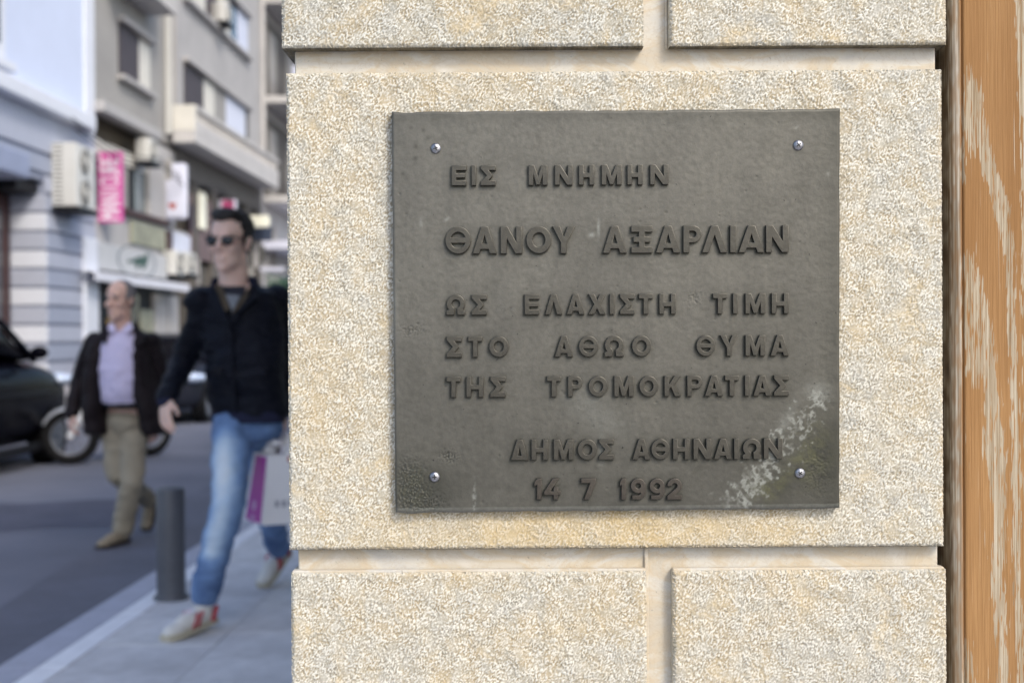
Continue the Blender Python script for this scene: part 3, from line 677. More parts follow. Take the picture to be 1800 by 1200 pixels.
b.box('lintel', M_RUSTD, (T, T + 7), (12, sD), (zo, zc - .651))
b.box('plinth', M_PLINTH, (T - .20, T + DEEP), (sD, sE), (.0, .60), .01)
b.box('corner_pilaster', M_WHITE, (T - .12, T - .052), (sE - .75, sE - .05), (.62, 3.1), .01)
# doorway with its hood and dark red-brown leaves
b.box('door_hood', M_BLUEGREY, (T - .50, T + .2), (14.2, F(54, 290, T - .5)[0]), (F(30, 308, T - .5)[1], F(30, 262, T - .5)[1]), .05)
b.box('door_reveal', M_BLACK, (T + DEEP + .12, T + 1.0), (12, sD), (.0, zo))
b.box('arch_spandrel', M_BLACK, (T + .10, T + DEEP), (sD - .9, sD - .04), (zo - .22, zo - .002))
d_ = b.box('street_door', M_BROWN, (T + DEEP, T + DEEP + .08), (sD - 2.4, sD - .05), (.1, zo - .25), .02)
b.box('door_glass', M_GLASS, (T + DEEP - .02, T + DEEP - .001), (sD - 1.7, sD - .42), (.9, zo - .5), .01, parent=d_)
for s0 in (F(3, 50, T)[0] - 1.30, F(3, 50, T)[0] - 4.6):
    f_ = b.box('window', M_WHITE, (T - .07, T - .002), (s0, s0 + 1.27), (F(5, 112, T)[1], 8.4), .02)
    b.box('pane', M_GLASS, (T - .085, T - .0705), (s0 + .2, s0 + 1.05), (F(5, 112, T)[1] + .25, 8.2), 0, parent=f_)
    b.box('window_sill', M_WHITE, (T - .20, T - .002), (s0 - .1, s0 + 1.4), (F(5, 128, T)[1], F(5, 112, T)[1] - .002), .02, parent=f_)
s0, z0 = F(90, 240, T); s1 = F(162, 300, T - .4)[0]

# ---- big air conditioner
def ac_unit(label, t, s0, s1, z0, z1, dep, fans=2, group=None):
    q = Thing('air_conditioner', label, 'air conditioner', t, s0, z0, group)
    q.box('casing', M_AC, (t - dep, t), (s0, s1), (z0, z1), .03)
    h_ = (z1 - z0) / fans
    for i in range(fans):
        bm = bmesh.new(); c_ = q.L(t - dep - .004, .5 * (s0 + s1) - .05, z0 + h_ * (i + .5)); r_ = min(h_, s1 - s0) * .40
        cyl(bm, c_ + Vector((.0, 0, 0)), c_ + Vector((.02, 0, 0)), r_, r_, 28); g = q.bm('fan_grille', bm, M_ACD)
        bm = bmesh.new()
        for rr in (.3, .55, .8, 1.0):
            for k in range(28):
                a0, a1 = 2 * math.pi * k / 28, 2 * math.pi * (k + 1) / 28
                cyl(bm, c_ + Vector((.026, rr * r_ * math.cos(a0), rr * r_ * math.sin(a0))), c_ + Vector((.026, rr * r_ * math.cos(a1), rr * r_ * math.sin(a1))), .006, n=5, caps=False)
        cyl(bm, c_ + Vector((.02, 0, 0)), c_ + Vector((.034, 0, 0)), r_ * .22, n=14)
        q.bm('wire_guard', bm, M_AC, parent=g)
    n_ = 14
    for i in range(n_):
        zz = z0 + (z1 - z0) * (i + .7) / (n_ + .4)
        q.box('louvre', M_ACD, (t - dep * .45, t - .05), (s0 - .006, s0 - .001), (zz, zz + (z1 - z0) / n_ * .25))
    q.box('bracket', M_BLACK, (t - dep - .05, t + .0), (s0 + .0, s1 - .0), (z0 - .09, z0 - .002), .01)
    return q
t_ = T - .05; sa = F(134, 300, t_ - .42)[0]; sb = F(167, 300, t_ - .42)[0]
za, zb = F(134, 362, t_ - .42)[1], F(134, 250, t_ - .42)[1]
ac_unit('large white double-fan air conditioner hung on the blue building beside the pink sign', t_, sa, sb, za, zb, .42)

# ---- lettering helper for flat print (strokes on a 3 x 5 field)
SEG = {'M': [((0, 0), (0, 5)), ((0, 5), (1.5, 2.4)), ((1.5, 2.4), (3, 5)), ((3, 5), (3, 0))], 'A': [((0, 0), (1.5, 5)), ((1.5, 5), (3, 0)), ((.6, 1.8), (2.4, 1.8))], 'N': [((0, 0), (0, 5)), ((0, 5), (3, 0)), ((3, 0), (3, 5))],
       'I': [((1.5, 0), (1.5, 5))], 'C': [((3, 4.4), (1.9, 5)), ((1.9, 5), (.6, 4.6)), ((.6, 4.6), (0, 2.5)), ((0, 2.5), (.6, .4)), ((.6, .4), (1.9, 0)), ((1.9, 0), (3, .6))], 'U': [((0, 5), (0, .9)), ((0, .9), (.9, 0)), ((.9, 0), (2.1, 0)), ((2.1, 0), (3, .9)), ((3, .9), (3, 5))],
       'R': [((0, 0), (0, 5)), ((0, 5), (2.4, 5)), ((2.4, 5), (3, 3.8)), ((3, 3.8), (2.4, 2.6)), ((2.4, 2.6), (0, 2.6)), ((1.2, 2.6), (3, 0))], 'E': [((0, 0), (0, 5)), ((0, 5), (3, 5)), ((0, 2.6), (2.5, 2.6)), ((0, 0), (3, 0))]}
def strokes(bm, ch, org, ux, uy, sx, sy, th, nrm):
    for k, ((a0, b0), (a1, b1)) in enumerate(SEG[ch]):
        p0 = org + ux * (a0 * sx) + uy * (b0 * sy); p1 = org + ux * (a1 * sx) + uy * (b1 * sy)
        d_ = (p1 - p0); L_ = d_.length + th; d_.normalize(); sd_ = nrm.cross(d_)
        off = nrm * (.0015 + .0009 * k)
        c_ = (p0 + p1) / 2 + off; vs = [bm.verts.new(c_ + d_ * (L_ / 2 * i) + sd_ * (th / 2 * j)) for i, j in ((-1, -1), (1, -1), (1, 1), (-1, 1))]
        bm.faces.new(vs)
# ---- pink vertical sign
s_ = sE + .35; tl, z0 = FS(173, 391, s_); tr, z1 = FS(214, 267, s_)
q = Thing('pink_sign', 'vertical pink projecting sign with white lettering beside the large air conditioner', 'sign', tl, s_, z0)
q.box('panel', M_PINK, (tr, tl), (s_, s_ + .10), (z0, z1), .01)
q.box('bracket', M_BLACK, (tl, T + .02), (s_ + .03, s_ + .07), (z1 - .3, z1 - .25))
bm = bmesh.new(); ch_h = (z1 - z0 - .10) / 8
for i, ch in enumerate('MANICURE'):
    # reads upwards: the letters lie on their left side
    org = q.L(tr + .07, s_ - .001, z0 + .05 + i * ch_h + ch_h * .1)
    strokes(bm, ch, org, Vector((0, 0, 1)), Vector((-1, 0, 0)), ch_h * .8 / 3, (tl - tr - .13) / 5, .035, Vector((0, -1, 0)))
q.bm('lettering', bm, M_LETW)

# ---- grey apartment building with bay, balcony and shops
g_ = Thing('grey_building', 'grey concrete apartment building with brown shuttered windows over a row of shops', 'building', T, sE)
S0 = sE + .02; S1 = F(455, 200, T)[0]
zl = F(200, 205, T)[1]
g_.box('upper_wall', M_GREYB, (T, T + 7), (S0, F(300, 200, T)[0]), (zl, 15))
g_.box('ledge', M_GREYL, (T - .22, T - .002), (S0, F(283, 200, T - .2)[0]), (zl - .10, zl + .10), .02)
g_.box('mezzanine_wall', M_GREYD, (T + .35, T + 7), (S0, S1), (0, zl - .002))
z2 = F(200, 280, T)[1]
g_.box('ceiling_soffit', M_CREAM, (T + .05, T + .35), (S0, F(262, 250, T)[0]), (z2, z2 + .28))
g_.box('recess_back', simple('recess_brown', (.10, .08, .055), .8, .4, 3), (T + .30, T + .349), (S0 + .3, F(262, 250, T)[0]), (z2 + .281, zl - .003))
g_.box('pier', M_GREYL, (T - .02, T + .34), (F(262, 250, T)[0], F(306, 300, T)[0]), (F(290, 395, T)[1], zl - .102), .01)
def window(q, t, s0, s1, z0, z1, panes, sill=True, deep=.16):
    f_ = q.box('window', M_GREYD, (t - .003, t + .04), (s0, s1), (z0, z1))
    n_ = len(panes); cur = s0 + .02
    tot = sum(p_[1] for p_ in panes)
    for mat_, wdt in panes:
        w_ = (s1 - s0 - .04) * wdt / tot
        q.box('shutter' if mat_ is M_SHUT else 'pane', mat_, (t - .020, t - .0035), (cur + .012, cur + w_ - .012), (z0 + .03, z1 - .03), .003, parent=f_)
        cur += w_
    q.box('head', M_GREYL, (t - deep, t - .003), (s0 - .05, s1 + .05), (z1 + .002, z1 + .10), .01, parent=f_)
    if sill: q.box('window_sill', M_GREYL, (t - deep, t - .003), (s0 - .08, s1 + .08), (z0 - .10, z0 - .002), .01, parent=f_)
    return f_
sw0, zw1 = F(207, 38, T); sw1 = F(263, 100, T)[0]; zw0 = F(225, 142, T)[1]
window(g_, T, sw0, sw1, zw0, zw1, [(M_SHUT, .62), (M_CREAM, .38)])
for k_ in (1, 2): window(g_, T, sw0, sw1, zw0 + 2.9 * k_, zw1 + 2.9 * k_, [(M_SHUT, .6), (M_CREAM, .4)])
# balcony over the first windows
TB = T - .62
sh, zh = F(311, 28, TB)
g_.box('balcony_slab', M_CONC, (TB, T - .003), (S0 + .6, sh), (zh, zh + .22), .01)
g_.box('balcony_wall', M_CONC, (TB, TB + .1), (S0 + .6, sh), (zh + .222, zh + 1.2), .01)
# the bay
SB = F(301, 200, T)[0]
zt_ = F(343, 250, TB)[1]
g_.box('bay_wall', M_GREYL, (T - .12, T + 6.9), (SB, S1), (zt_ + .002, 15))
zw1 = F(380, 153, T - .12)[1]; zb_top = F(400, 222, TB)[1]
sA = F(322, 120, T - .12)[0]; sBq = F(436, 200, T - .12)[0]
window(g_, T - .12, sA, sBq, zt_ + .5, zw1, [(M_SHUT, .26), (M_CREAM, .16), (M_GREYB, .18), (M_SIGNW, .34), (M_GREYD, .06)], sill=False)
zs = F(380, 53, T - .12)[1]; zu = F(417, 14, T - .12)[1]
window(g_, T - .12, sA, sBq, zs + .05, zu + .0, [(M_CREAM, .3), (M_SHUT, .18), (M_CREAM, .2), (M_GLASS, .12), (M_SIGNW, .2)])
window(g_, T - .12, sA, sBq, zs + 2.95, zu + 2.9, [(M_CREAM, .3), (M_SHUT, .3), (M_CREAM, .4)])
# long balcony: slab, end wall, pierced front
se = F(490, 331, TB)[0]; sb0 = F(343, 252, TB)[0]
ztop = F(343, 184, TB)[1]
g_.box('balcony_slab', M_CONC, (TB, T - .122), (sb0, se), (zt_, zt_ + .26), .015)
g_.box('balcony_end_wall', M_CREAM, (TB + .001, T - .121), (sb0, sb0 + .14), (zt_ + .262, ztop), .01)
g_.box('balcony_rail', M_CONC, (TB - .02, TB + .14), (sb0 + .142, se), (ztop - .10, ztop), .01)
g_.box('balcony_parapet', M_CONC, (TB, TB + .10), (sb0 + .142, se), (zt_ + .262, zt_ + .50), .01)
nb = 46
for i in range(nb):
    s_ = sb0 + .2 + (se - sb0 - .3) * i / nb
    g_.box('baluster', M_CONC, (TB + .02, TB + .09), (s_, s_ + .05), (zt_ + .502, ztop - .102))
# canopy edges and shopfronts below
sx0 = F(306, 300, T)[0]
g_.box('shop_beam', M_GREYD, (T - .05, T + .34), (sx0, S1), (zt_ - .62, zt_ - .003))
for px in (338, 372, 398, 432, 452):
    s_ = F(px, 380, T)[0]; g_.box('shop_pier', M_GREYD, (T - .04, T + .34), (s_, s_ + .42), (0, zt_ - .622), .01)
ss0, zsill = F(218, 366, T); ss1, _ = F(288, 384, T)
zgt = F(250, 296, T)[1]
f_ = g_.box('mezzanine_window', M_BLACK, (T + .1, T + .34), (F(215, 300, T)[0], F(290, 300, T)[0]), (zsill, zgt))
cur = F(217, 300, T)[0]
for wd_, mt_ in ((.55, M_GREYB), (.32, M_BLACK), (.75, M_GLASSG), (.85, M_GLASSG), (.5, M_GLASSG)):
    g_.box('pane', mt_, (T + .08, T + .098), (cur, cur + wd_), (zsill + .05, zgt - .05), .005, parent=f_); cur += wd_ + .05
g_.box('brown_sill', M_BROWN, (T - .10, T + .34), (F(214, 366, T)[0], F(292, 388, T)[0]), (zsill - .12, zsill - .002), .01)
g_.box('lower_wall', M_GREYL, (T + .02, T + .34), (S0, F(330, 400, T)[0]), (F(230, 440, T)[1] - .05, zsill - .122))
for a0, a1, mt_ in ((229, 288, M_OLIVE), (292, 300, M_BROWN), (302, 332, M_SIGNW)):
    g_.box('poster' if mt_ is not M_BROWN else 'trim', mt_, (T - .04, T + .019), (F(a0, 400, T)[0], F(a1, 400, T)[0]), (F(260, 434, T)[1], zsill - .20), .01)
# brown and cream cladding above the shops to the right
g_.box('cladding', M_MAUVE, (T - .01, T + .018), (F(333, 400, T)[0], F(372, 400, T)[0]), (F(345, 455, T)[1], F(345, 345, T)[1]))
g_.box('dark_panel', M_PURP, (T - .035, T - .011), (F(332, 400, T)[0], F(343, 400, T)[0]), (F(338, 405, T)[1], F(338, 360, T)[1]))
lit = g_.box('lit_showcase', M_NEON, (T - .10, T - .042), (F(345, 360, T)[0], F(356, 360, T)[0]), (F(350, 402, T)[1], F(350, 338, T)[1]), .01)

zr = zh + .222
for k_ in range(2):
    for i in range(16):
        s_ = S0 + .7 + i * (sh - S0 - .8) / 15
        if k_ == 0: g_.box('railing_bar', M_BLACK, (TB + .04, TB + .06), (s_, s_ + .02), (zh + 1.202, zh + 1.40))
g_.box('handrail', M_BLACK, (TB + .03, TB + .07), (S0 + .6, sh), (zh + 1.402, zh + 1.44))
g_.box('drainpipe', M_AC, (T - .14, T - .03), (F(288, 100, T)[0], F(288, 100, T)[0] + .11), (zl + .2, 14))
g_.box('drainpipe', M_CONC, (T - .26, T - .15), (S1 - .4, S1 - .29), (zt_ + .3, 14))
q = Thing('cable_bundle', 'dark cables strung along the facades below the first floor', 'cable', T, S0)
for k_ in range(3):
    bm = bmesh.new(); N_ = 18; P_ = [q.L(T - .34 - .03 * k_, S0 - 2 + 15 * i / N_, zl - .55 - .10 * k_ - .22 * math.sin(math.pi * ((i * 3 / N_) % 1))) for i in range(N_ + 1)]
    for a_, b_ in zip(P_, P_[1:]): cyl(bm, a_, b_, .012, n=6)
    q.bm('cable', bm, M_BLACK)
# ---- crocodile shop: fascia, awning, window
sf0, zf1 = F(169, 424, T - .12); sf1 = F(300, 440, T - .12)[0]; zf0 = F(169, 474, T - .12)[1]
q = Thing('shop_fascia_sign', 'pale shop fascia with a dark green crocodile emblem in an oval', 'sign', T, sf0, zf0)
q.box('board', M_SHOPW, (T - .12, T + .018), (sf0, sf1), (zf0 + .02, zf1), .02)
cs, cz = F(242, 460, T - .13); rs = (F(272, 460, T - .13)[0] - F(214, 460, T - .13)[0]) / 2; rz_ = .34; rs *= 1.15
bm = bmesh.new(); N_ = 48
for k in range(N_):
    a0, a1 = 2 * math.pi * k / N_, 2 * math.pi * (k + 1) / N_
    P_ = [q.L(T - .124, cs + rs * r1 * math.cos(an), cz + rz_ * r1 * math.sin(an)) for an, r1 in ((a0, 1), (a1, 1), (a1, .93), (a0, .93))]
    bm.faces.new([bm.verts.new(p) for p in P_])
q.bm('oval_outline', bm, simple('oval_grey_line', (.12, .15, .18), .5))
croc = [(-.62, .0), (-.30, .10), (-.05, .30), (.25, .42), (.52, .50), (.60, .78), (.74, .62), (.66, .40), (.70, .10), (.55, -.22), (.42, -.52), (.30, -.46), (.34, -.20), (.05, -.25), (.0, -.52), (-.12, -.50), (-.10, -.18), (-.35, -.12), (-.72, -.20)]
bm = bmesh.new(); bm.faces.new([bm.verts.new(q.L(T - .128, cs + rs * .78 * a, cz + rz_ * .85 * b)) for a, b in croc]); bmesh.ops.triangulate(bm, faces=bm.faces); q.bm('crocodile_emblem', bm, M_GREEN)
sa0, za1 = F(166, 476, T - .34); sa1, zz1 = F(331, 506, T - .34)
q = Thing('shop_awning', 'long narrow pale awning over the shop below the crocodile sign', 'awning', T, sa0, zf0 - .3)
q.box('valance', M_AWN, (T - .37, T - .34), (sa0, sa1), (za1 - .17, za1), .01)
bm = bmesh.new(); A_ = [q.L(T - .34, sa0, za1 - .005), q.L(T - .34, sa1, za1 - .005), q.L(T - .125, sa1, za1 + .03), q.L(T - .125, sa0, za1 + .03)]
lo_ = [p - Vector((0, 0, .02)) for p in A_]; va = [bm.verts.new(p) for p in A_]; vb = [bm.verts.new(p) for p in lo_]
bm.faces.new(va); bm.faces.new(vb[::-1])
for i in range(4): bm.faces.new((va[i], vb[i], vb[(i + 1) % 4], va[(i + 1) % 4]))
bmesh.ops.recalc_face_normals(bm, faces=bm.faces); q.bm('canvas', bm, M_AWN)
f_ = g_.box('shop_window', M_BLACK, (T + .2, T + .34), (S0 + .4, F(318, 500, T)[0]), (.3, zf0 - .1))
cur = S0 + .5
for wd_, mt_, zz_ in ((.5, M_BLACK, 2.2), (.6, M_OCHRE, 1.7), (1.2, M_GLASS, 2.2), (.9, M_OLIVE, 1.9), (.9, M_GREYL, 2.25), (.8, M_GREYL, 2.25)):
    g_.box('display_panel', mt_, (T + .1, T + .198), (cur, cur + wd_), (.35, zz_), .01, parent=f_); cur += wd_ + .12

# ---- white hanging sign, its neighbours and wall units
s_ = F(290, 330, T)[0]; tl, z0 = FS(289, 385, s_); tr, z1 = FS(328, 286, s_)
q = Thing('white_sign', 'tall white projecting sign with a red mark near its foot under the balcony', 'sign', tl, s_, z0)
bm = bmesh.new(); bbox(bm, q.L(tl, s_, z0), q.L(tr, s_ + .12, z1), .10, 4); q.bm('panel', bm, M_SIGNW)
c_ = q.L(.5 * (tl + tr) + .06, s_ - .004, z0 + .27); bm = bmesh.new()
for k, (dx_, dz_, r_) in enumerate(((0, 0, .06), (-.05, .04, .045), (.04, .05, .035))): cyl(bm, c_ + Vector((dx_, -.002 - .002 * k, dz_)), c_ + Vector((dx_, -.001, dz_)), r_, n=20)
q.bm('red_mark', bm, M_RED)
bm = bmesh.new(); bbox(bm, q.L(tl - .03, s_ - .006, z0 + .85), q.L(tl - .17, s_ - .001, z0 + 1.3), .002, 1); q.bm('grey_mark', bm, M_GREYB)
sa_, zq = F(278, 285, T - .3); sb_ = F(262, 285, T - .3)[0]
ac_unit('small white air conditioner on the wall above the mezzanine windows', T - .03, sb_, sa_ - .1, F(270, 286, T - .3)[1], F(270, 246, T - .3)[1], .30, 1, 'small wall air conditioners across the street')
sa_ = F(318, 460, T - .3)[0]; sb_ = F(332, 460, T - .3)[0]
ac_unit('air conditioner at the right end of the crocodile shop fascia', T - .03, F(308, 460, T - .3)[0], F(322, 460, T - .3)[0], F(318, 484, T - .3)[1], F(318, 442, T - .3)[1], .30, 1, 'small wall air conditioners across the street')
ac_unit('air conditioner further right, half hidden by the tall man in sunglasses', T - .03, F(328, 460, T - .3)[0], F(343, 460, T - .3)[0], F(335, 482, T - .3)[1], F(335, 444, T - .3)[1], .30, 1, 'small wall air conditioners across the street')
s_, zq = F(400, 60, T - .45)
ac_unit('air conditioner hung below the upper window strip of the bay', T - .125, F(392, 30, T - .4)[0], F(402, 30, T - .4)[0], F(400, 44, T - .4)[1], F(400, 12, T - .4)[1], .35, 1, 'small wall air conditioners across the street')
s_ = F(384, 360, T)[0]; tl, z0 = FS(384, 366, s_); tr, z1 = FS(414, 352, s_)
q = Thing('pink_lit_sign', 'small pink lit sign just above the head of the tall man', 'sign', tl, s_, z0)
q.box('box', M_SIGNW, (tr, tl), (s_, s_ + .15), (z0 - .22, z1 + .02), .02); q.box('letters', M_NEONP, (tr + .04, tl - .1), (s_ - .02, s_ - .002), (z0 - .0, z1), .01)
s_ = F(434, 390, T)[0]; tl, z0 = FS(437, 399, s_); tr, z1 = FS(472, 378, s_)
q = Thing('cream_lit_sign', 'cream lit shop sign right of the tall man near the wall', 'sign', tl, s_, z0)
q.box('box', M_NEON, (tr, tl), (s_, s_ + .2), (z0, z1), .06)
q = Thing('blue_awning', 'dark blue awning below the cream lit sign', 'awning', T, s_, 2)
tl, z0 = FS(445, 424, s_ + .5); tr, z1 = FS(478, 398, s_ + .5)
q.box('valance', simple('navy_canvas', (.035, .05, .09), .7), (tr, tl), (s_ + .5, s_ + .55), (z0, z1), .01)
q.box('roller', M_BLACK, (tr, tl), (s_ + .551, s_ + .62), (z1 - .06, z1), .01)
# shop windows, crates and frames beyond, seen as small light and dark patches
for i, (xa, xb, ya, yb, mt_) in enumerate(((446, 454, 428, 470, M_GREYL), (455, 466, 432, 462, M_ACD), (468, 474, 428, 470, M_GREYL), (476, 486, 400, 475, M_GREYB), (346, 352, 455, 500, M_GREYL), (354, 360, 470, 500, M_ACD), (437, 446, 470, 500, M_GREYB), (456, 500, 470, 476, M_SIGNW))):
    s_ = F(xa, ya, T)[0]; tl, z1 = FS(xa, ya, s_); tr, z0 = FS(xb, yb, s_)
    bm = bmesh.new(); g_.box('shopfront_panel', mt_, (tr, tl), (s_ - .1, s_), (z0, z1), .01)

# ---- buildings further up the street
h_ = Thing('white_balcony_building', 'far apartment building with white balconies close to the stone wall', 'building', T, S1 + .05)
h_.box('wall', M_GREYL, (T, T + 7), (S1 + .05, S1 + 16), (0, 17))
for k_, z_ in enumerate((5.3, 8.25, 11.2, 14.1)):
    h_.box('balcony_slab', M_CONC, (T - 1.0, T - .002), (S1 + .5, S1 + 15), (z_, z_ + .2), .01)
    h_.box('balcony_front', M_SIGNW, (T - 1.0, T - .9), (S1 + .5, S1 + 15), (z_ + .202, z_ + 1.1), .01)
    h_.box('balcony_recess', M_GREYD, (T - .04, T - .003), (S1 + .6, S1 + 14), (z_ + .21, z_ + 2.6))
    for j in range(5):
        s_ = S1 + 1.2 + j * 2.8; h_.box('window', M_GREYB, (T - .07, T - .041), (s_, s_ + 1.1), (z_ + .3, z_ + 2.3), .01)
h_.box('shop_canopy', M_SIGNW, (T - 1.3, T - .001), (S1 + .3, S1 + 9), (3.9, 4.15), .02)
for j in range(5): s_ = S1 + .8 + j * 3; h_.box('shop_window', M_GLASS, (T - .05, T - .002), (s_, s_ + 2.3), (.4, 3.2), .01)
for k_, (t0, s0, s1, hh, mt_, lb) in enumerate(((T + .4, S1 + 16.3, S1 + 40, 15, M_CREAM, 'cream apartment block beyond the white balconies'), (T - .2, S1 + 40.3, S1 + 75, 18, M_GREYB, 'last grey block at the end of the street'))):
    q = Thing('apartment_building', lb, 'building', t0, s0)
    q.box('wall', mt_, (t0, t0 + 9), (s0, s1), (0, hh))
    for z_ in (4, 7, 10, 13):
        q.box('balcony', M_CONC, (t0 - .9, t0 - .002), (s0 + 1, s1 - 1), (z_, z_ + 1.0), .02)
        for j in range(7): s_ = s0 + 1.4 + j * 3.1; q.box('window', M_GLASS, (t0 - .04, t0 - .003), (s_, s_ + 1.3), (z_ + 1.02, z_ + 2.4))
pl = Thing('street_shrub', 'dark green shrub beyond the tall man at the edge of the wall', 'plant', 5.0, 21)
bm = bmesh.new(); cyl(bm, (0, 0, -.1), (0, 0, 1.6), .05, .03, 8); pl.bm('trunk', bm, M_BROWN)
bm = bmesh.new(); rg = random.Random(3)
for i in range(900):
    d_ = Vector((rg.gauss(0, 1), rg.gauss(0, 1), rg.gauss(0, 1))); d_.normalize(); r_ = .55 * rg.random() ** .4
    c_ = Vector((0, 0, 1.95)) + Vector((d_.x * r_ * 1.0, d_.y * r_, d_.z * r_ * .85)); a_ = Vector((rg.uniform(-1, 1), rg.uniform(-1, 1), rg.uniform(-1, 1))).normalized(); b_ = a_.orthogonal().normalized()
    bm.faces.new([bm.verts.new(c_ + a_ * (.07 * i_) + b_ * (.035 * j_)) for i_, j_ in ((-1, 0), (0, -1), (1, 0), (0, 1))])
cr = pl.bm('foliage', bm, M_LEAF, None); cr['kind'] = 'stuff'
pl.o.location = SP(*((FS(514, 500, 24)[0], 24)), 0)

# ---- cars and motorcycle
M_TYRE = simple('tyre_rubber', (.008, .008, .009), .8, spec=.2)
M_ALLOY = simple('alloy', (.22, .23, .26), .45, metal=.5)
M_CHROME = simple('chrome', (.75, .78, .85), .15, .02, metal=1)
M_LAMP = simple('headlamp_glass', (.62, .72, .90), .08, .05, spec=.9)
def car(label, tc, s_rear, L_, wd, hood_z, roof_z, paint, group, turn=0):
    q = Thing('parked_car', label, 'car', tc, s_rear + L_ / 2, ROADZ, group, turn); hw = wd / 2; RX = Matrix.Rotation(R(90), 3, 'X'); y0 = -L_ / 2
    def st(fr, zb, zt, k): return (Vector((0, y0 + L_ * fr, (zb + zt) / 2)), hw * k, (zt - zb) / 2)
    belt = hood_z - .02
    bm = bmesh.new()
    loft(bm, [st(0, .45, belt - .25, .72), st(.012, .34, belt - .08, .88), st(.05, .24, belt, .97), st(.15, .22, belt + .02, 1), st(.5, .22, belt, 1), st(.66, .22, belt + .01, 1), st(.73, .22, hood_z - .01, .99),
              st(.83, .22, hood_z - .07, .98), st(.91, .23, hood_z - .15, .94), st(.96, .25, hood_z - .24, .86), st(.988, .30, hood_z - .34, .72), st(1.0, .40, hood_z - .44, .5)], 40, RX, power=4.5)
    body = q.bm('body', bm, paint, 35)
    bm = bmesh.new(); hr = roof_z
    def sg(fr, k, zt): return (Vector((0, y0 + L_ * fr, (belt - .02 + zt) / 2)), hw * k, (zt - belt + .02) / 2)
    loft(bm, [sg(.03, .80, belt + .02), sg(.12, .82, hr - .08), sg(.20, .83, hr - .03), sg(.35, .83, hr), sg(.48, .83, hr - .01), sg(.56, .82, hr - .07), sg(.70, .86, belt + .04)], 32, RX, power=4)
    q.bm('glasshouse', bm, M_CGLASS, 35)
    bm = bmesh.new(); loft(bm, [(Vector((0, y0 + L_ * f, z)), hw * k, .03) for f, k, z in ((.11, .70, hr - .09), (.19, .74, hr - .02), (.35, .75, hr + .008), (.48, .75, hr - .002), (.56, .72, hr - .06))], 28, RX, power=3)
    q.bm('roof', bm, paint, 35)
    for sx in (-1, 1):
        for f0, f1 in ((.12, .06), (.36, .36), (.555, .71)):
            bm = bmesh.new(); cap(bm, (sx * hw * .79, y0 + L_ * f0, hr - .08), (sx * hw * .90, y0 + L_ * f1, belt), .035, .04, 8); q.bm('pillar', bm, paint)
        for f in (.19, .81):
            bm = bmesh.new(); c_ = Vector((sx * (hw - .10), y0 + L_ * f, .32)); cyl(bm, c_ - Vector((.11, 0, 0)), c_ + Vector((.11 , 0, 0)), .32, n=28); wh = q.bm('wheel', bm, M_TYRE)
            bm = bmesh.new(); cyl(bm, c_ + Vector((sx * .105, 0, 0)), c_ + Vector((sx * .116, 0, 0)), .21, n=24); q.bm('rim', bm, M_ALLOY, parent=wh)
        bm = bmesh.new(); ell(bm, (sx * hw * .83, y0 + L_ * .925, hood_z - .265), (.20, .30, .085), Matrix.Rotation(R(-sx * -22), 3, 'Z')); q.bm('headlight', bm, M_LAMP, 60)
        bm = bmesh.new(); ell(bm, (sx * hw * .86, y0 + L_ * .035, belt - .20), (.12, .10, .12)); q.bm('tail_light', bm, M_RED, 60)
        bm = bmesh.new(); ell(bm, (sx * (hw + .09), y0 + L_ * .64, belt + .08), (.10, .06, .07)); q.bm('wing_mirror', bm, paint, 60)
        bm = bmesh.new(); bbox(bm, (sx * hw * .985 - .02, y0 + L_ * .24, belt - .38), (sx * hw * .985 + .02 , y0 + L_ * .76, belt - .34), .008); q.bm('side_trim', bm, M_BLACK)
        bm = bmesh.new(); bbox(bm, (sx * hw * .97 - .03, y0 + L_ * .28, .17), (sx * hw * .97 + .03, y0 + L_ * .72, .27), .02); q.bm('sill', bm, M_BLACK)
        for f in (.33, .52):
            bm = bmesh.new(); bbox(bm, (sx * hw - .02, y0 + L_ * f, belt - .14), (sx * hw + .018, y0 + L_ * f + .15, belt - .11), .008); q.bm('door_handle', bm, paint)
    bm = bmesh.new(); bbox(bm, (-.26, y0 - .012, .52), (.26, y0 + .02, .64), .004); q.bm('number_plate', bm, M_SIGNW)
    return q
M_CBLK = simple('black_car_paint', (.003, .003, .006), .25, .05, spec=.035)
M_CGLASS = simple('dark_car_glass', (.005, .005, .008), .2, .05, spec=.05)
M_CGRY = simple('dark_grey_car_paint', (.020, .022, .032), .30, .05, spec=.06)
car('black car parked with its nose behind the motorcycle', 6.38, 11.3, 4.2, 1.78, 1.19, 1.66, M_CBLK, 'cars parked across the street')
car('dark grey car seen between the two walking men', 6.35, 20.7, 4.3, 1.72, 1.02, 1.45, M_CGRY, 'cars parked across the street', math.pi)
car('dark car parked furthest up the street, behind the tall man', 6.35, 25.9, 4.3, 1.72, 1.0, 1.45, M_CBLK, 'cars parked across the street', math.pi)

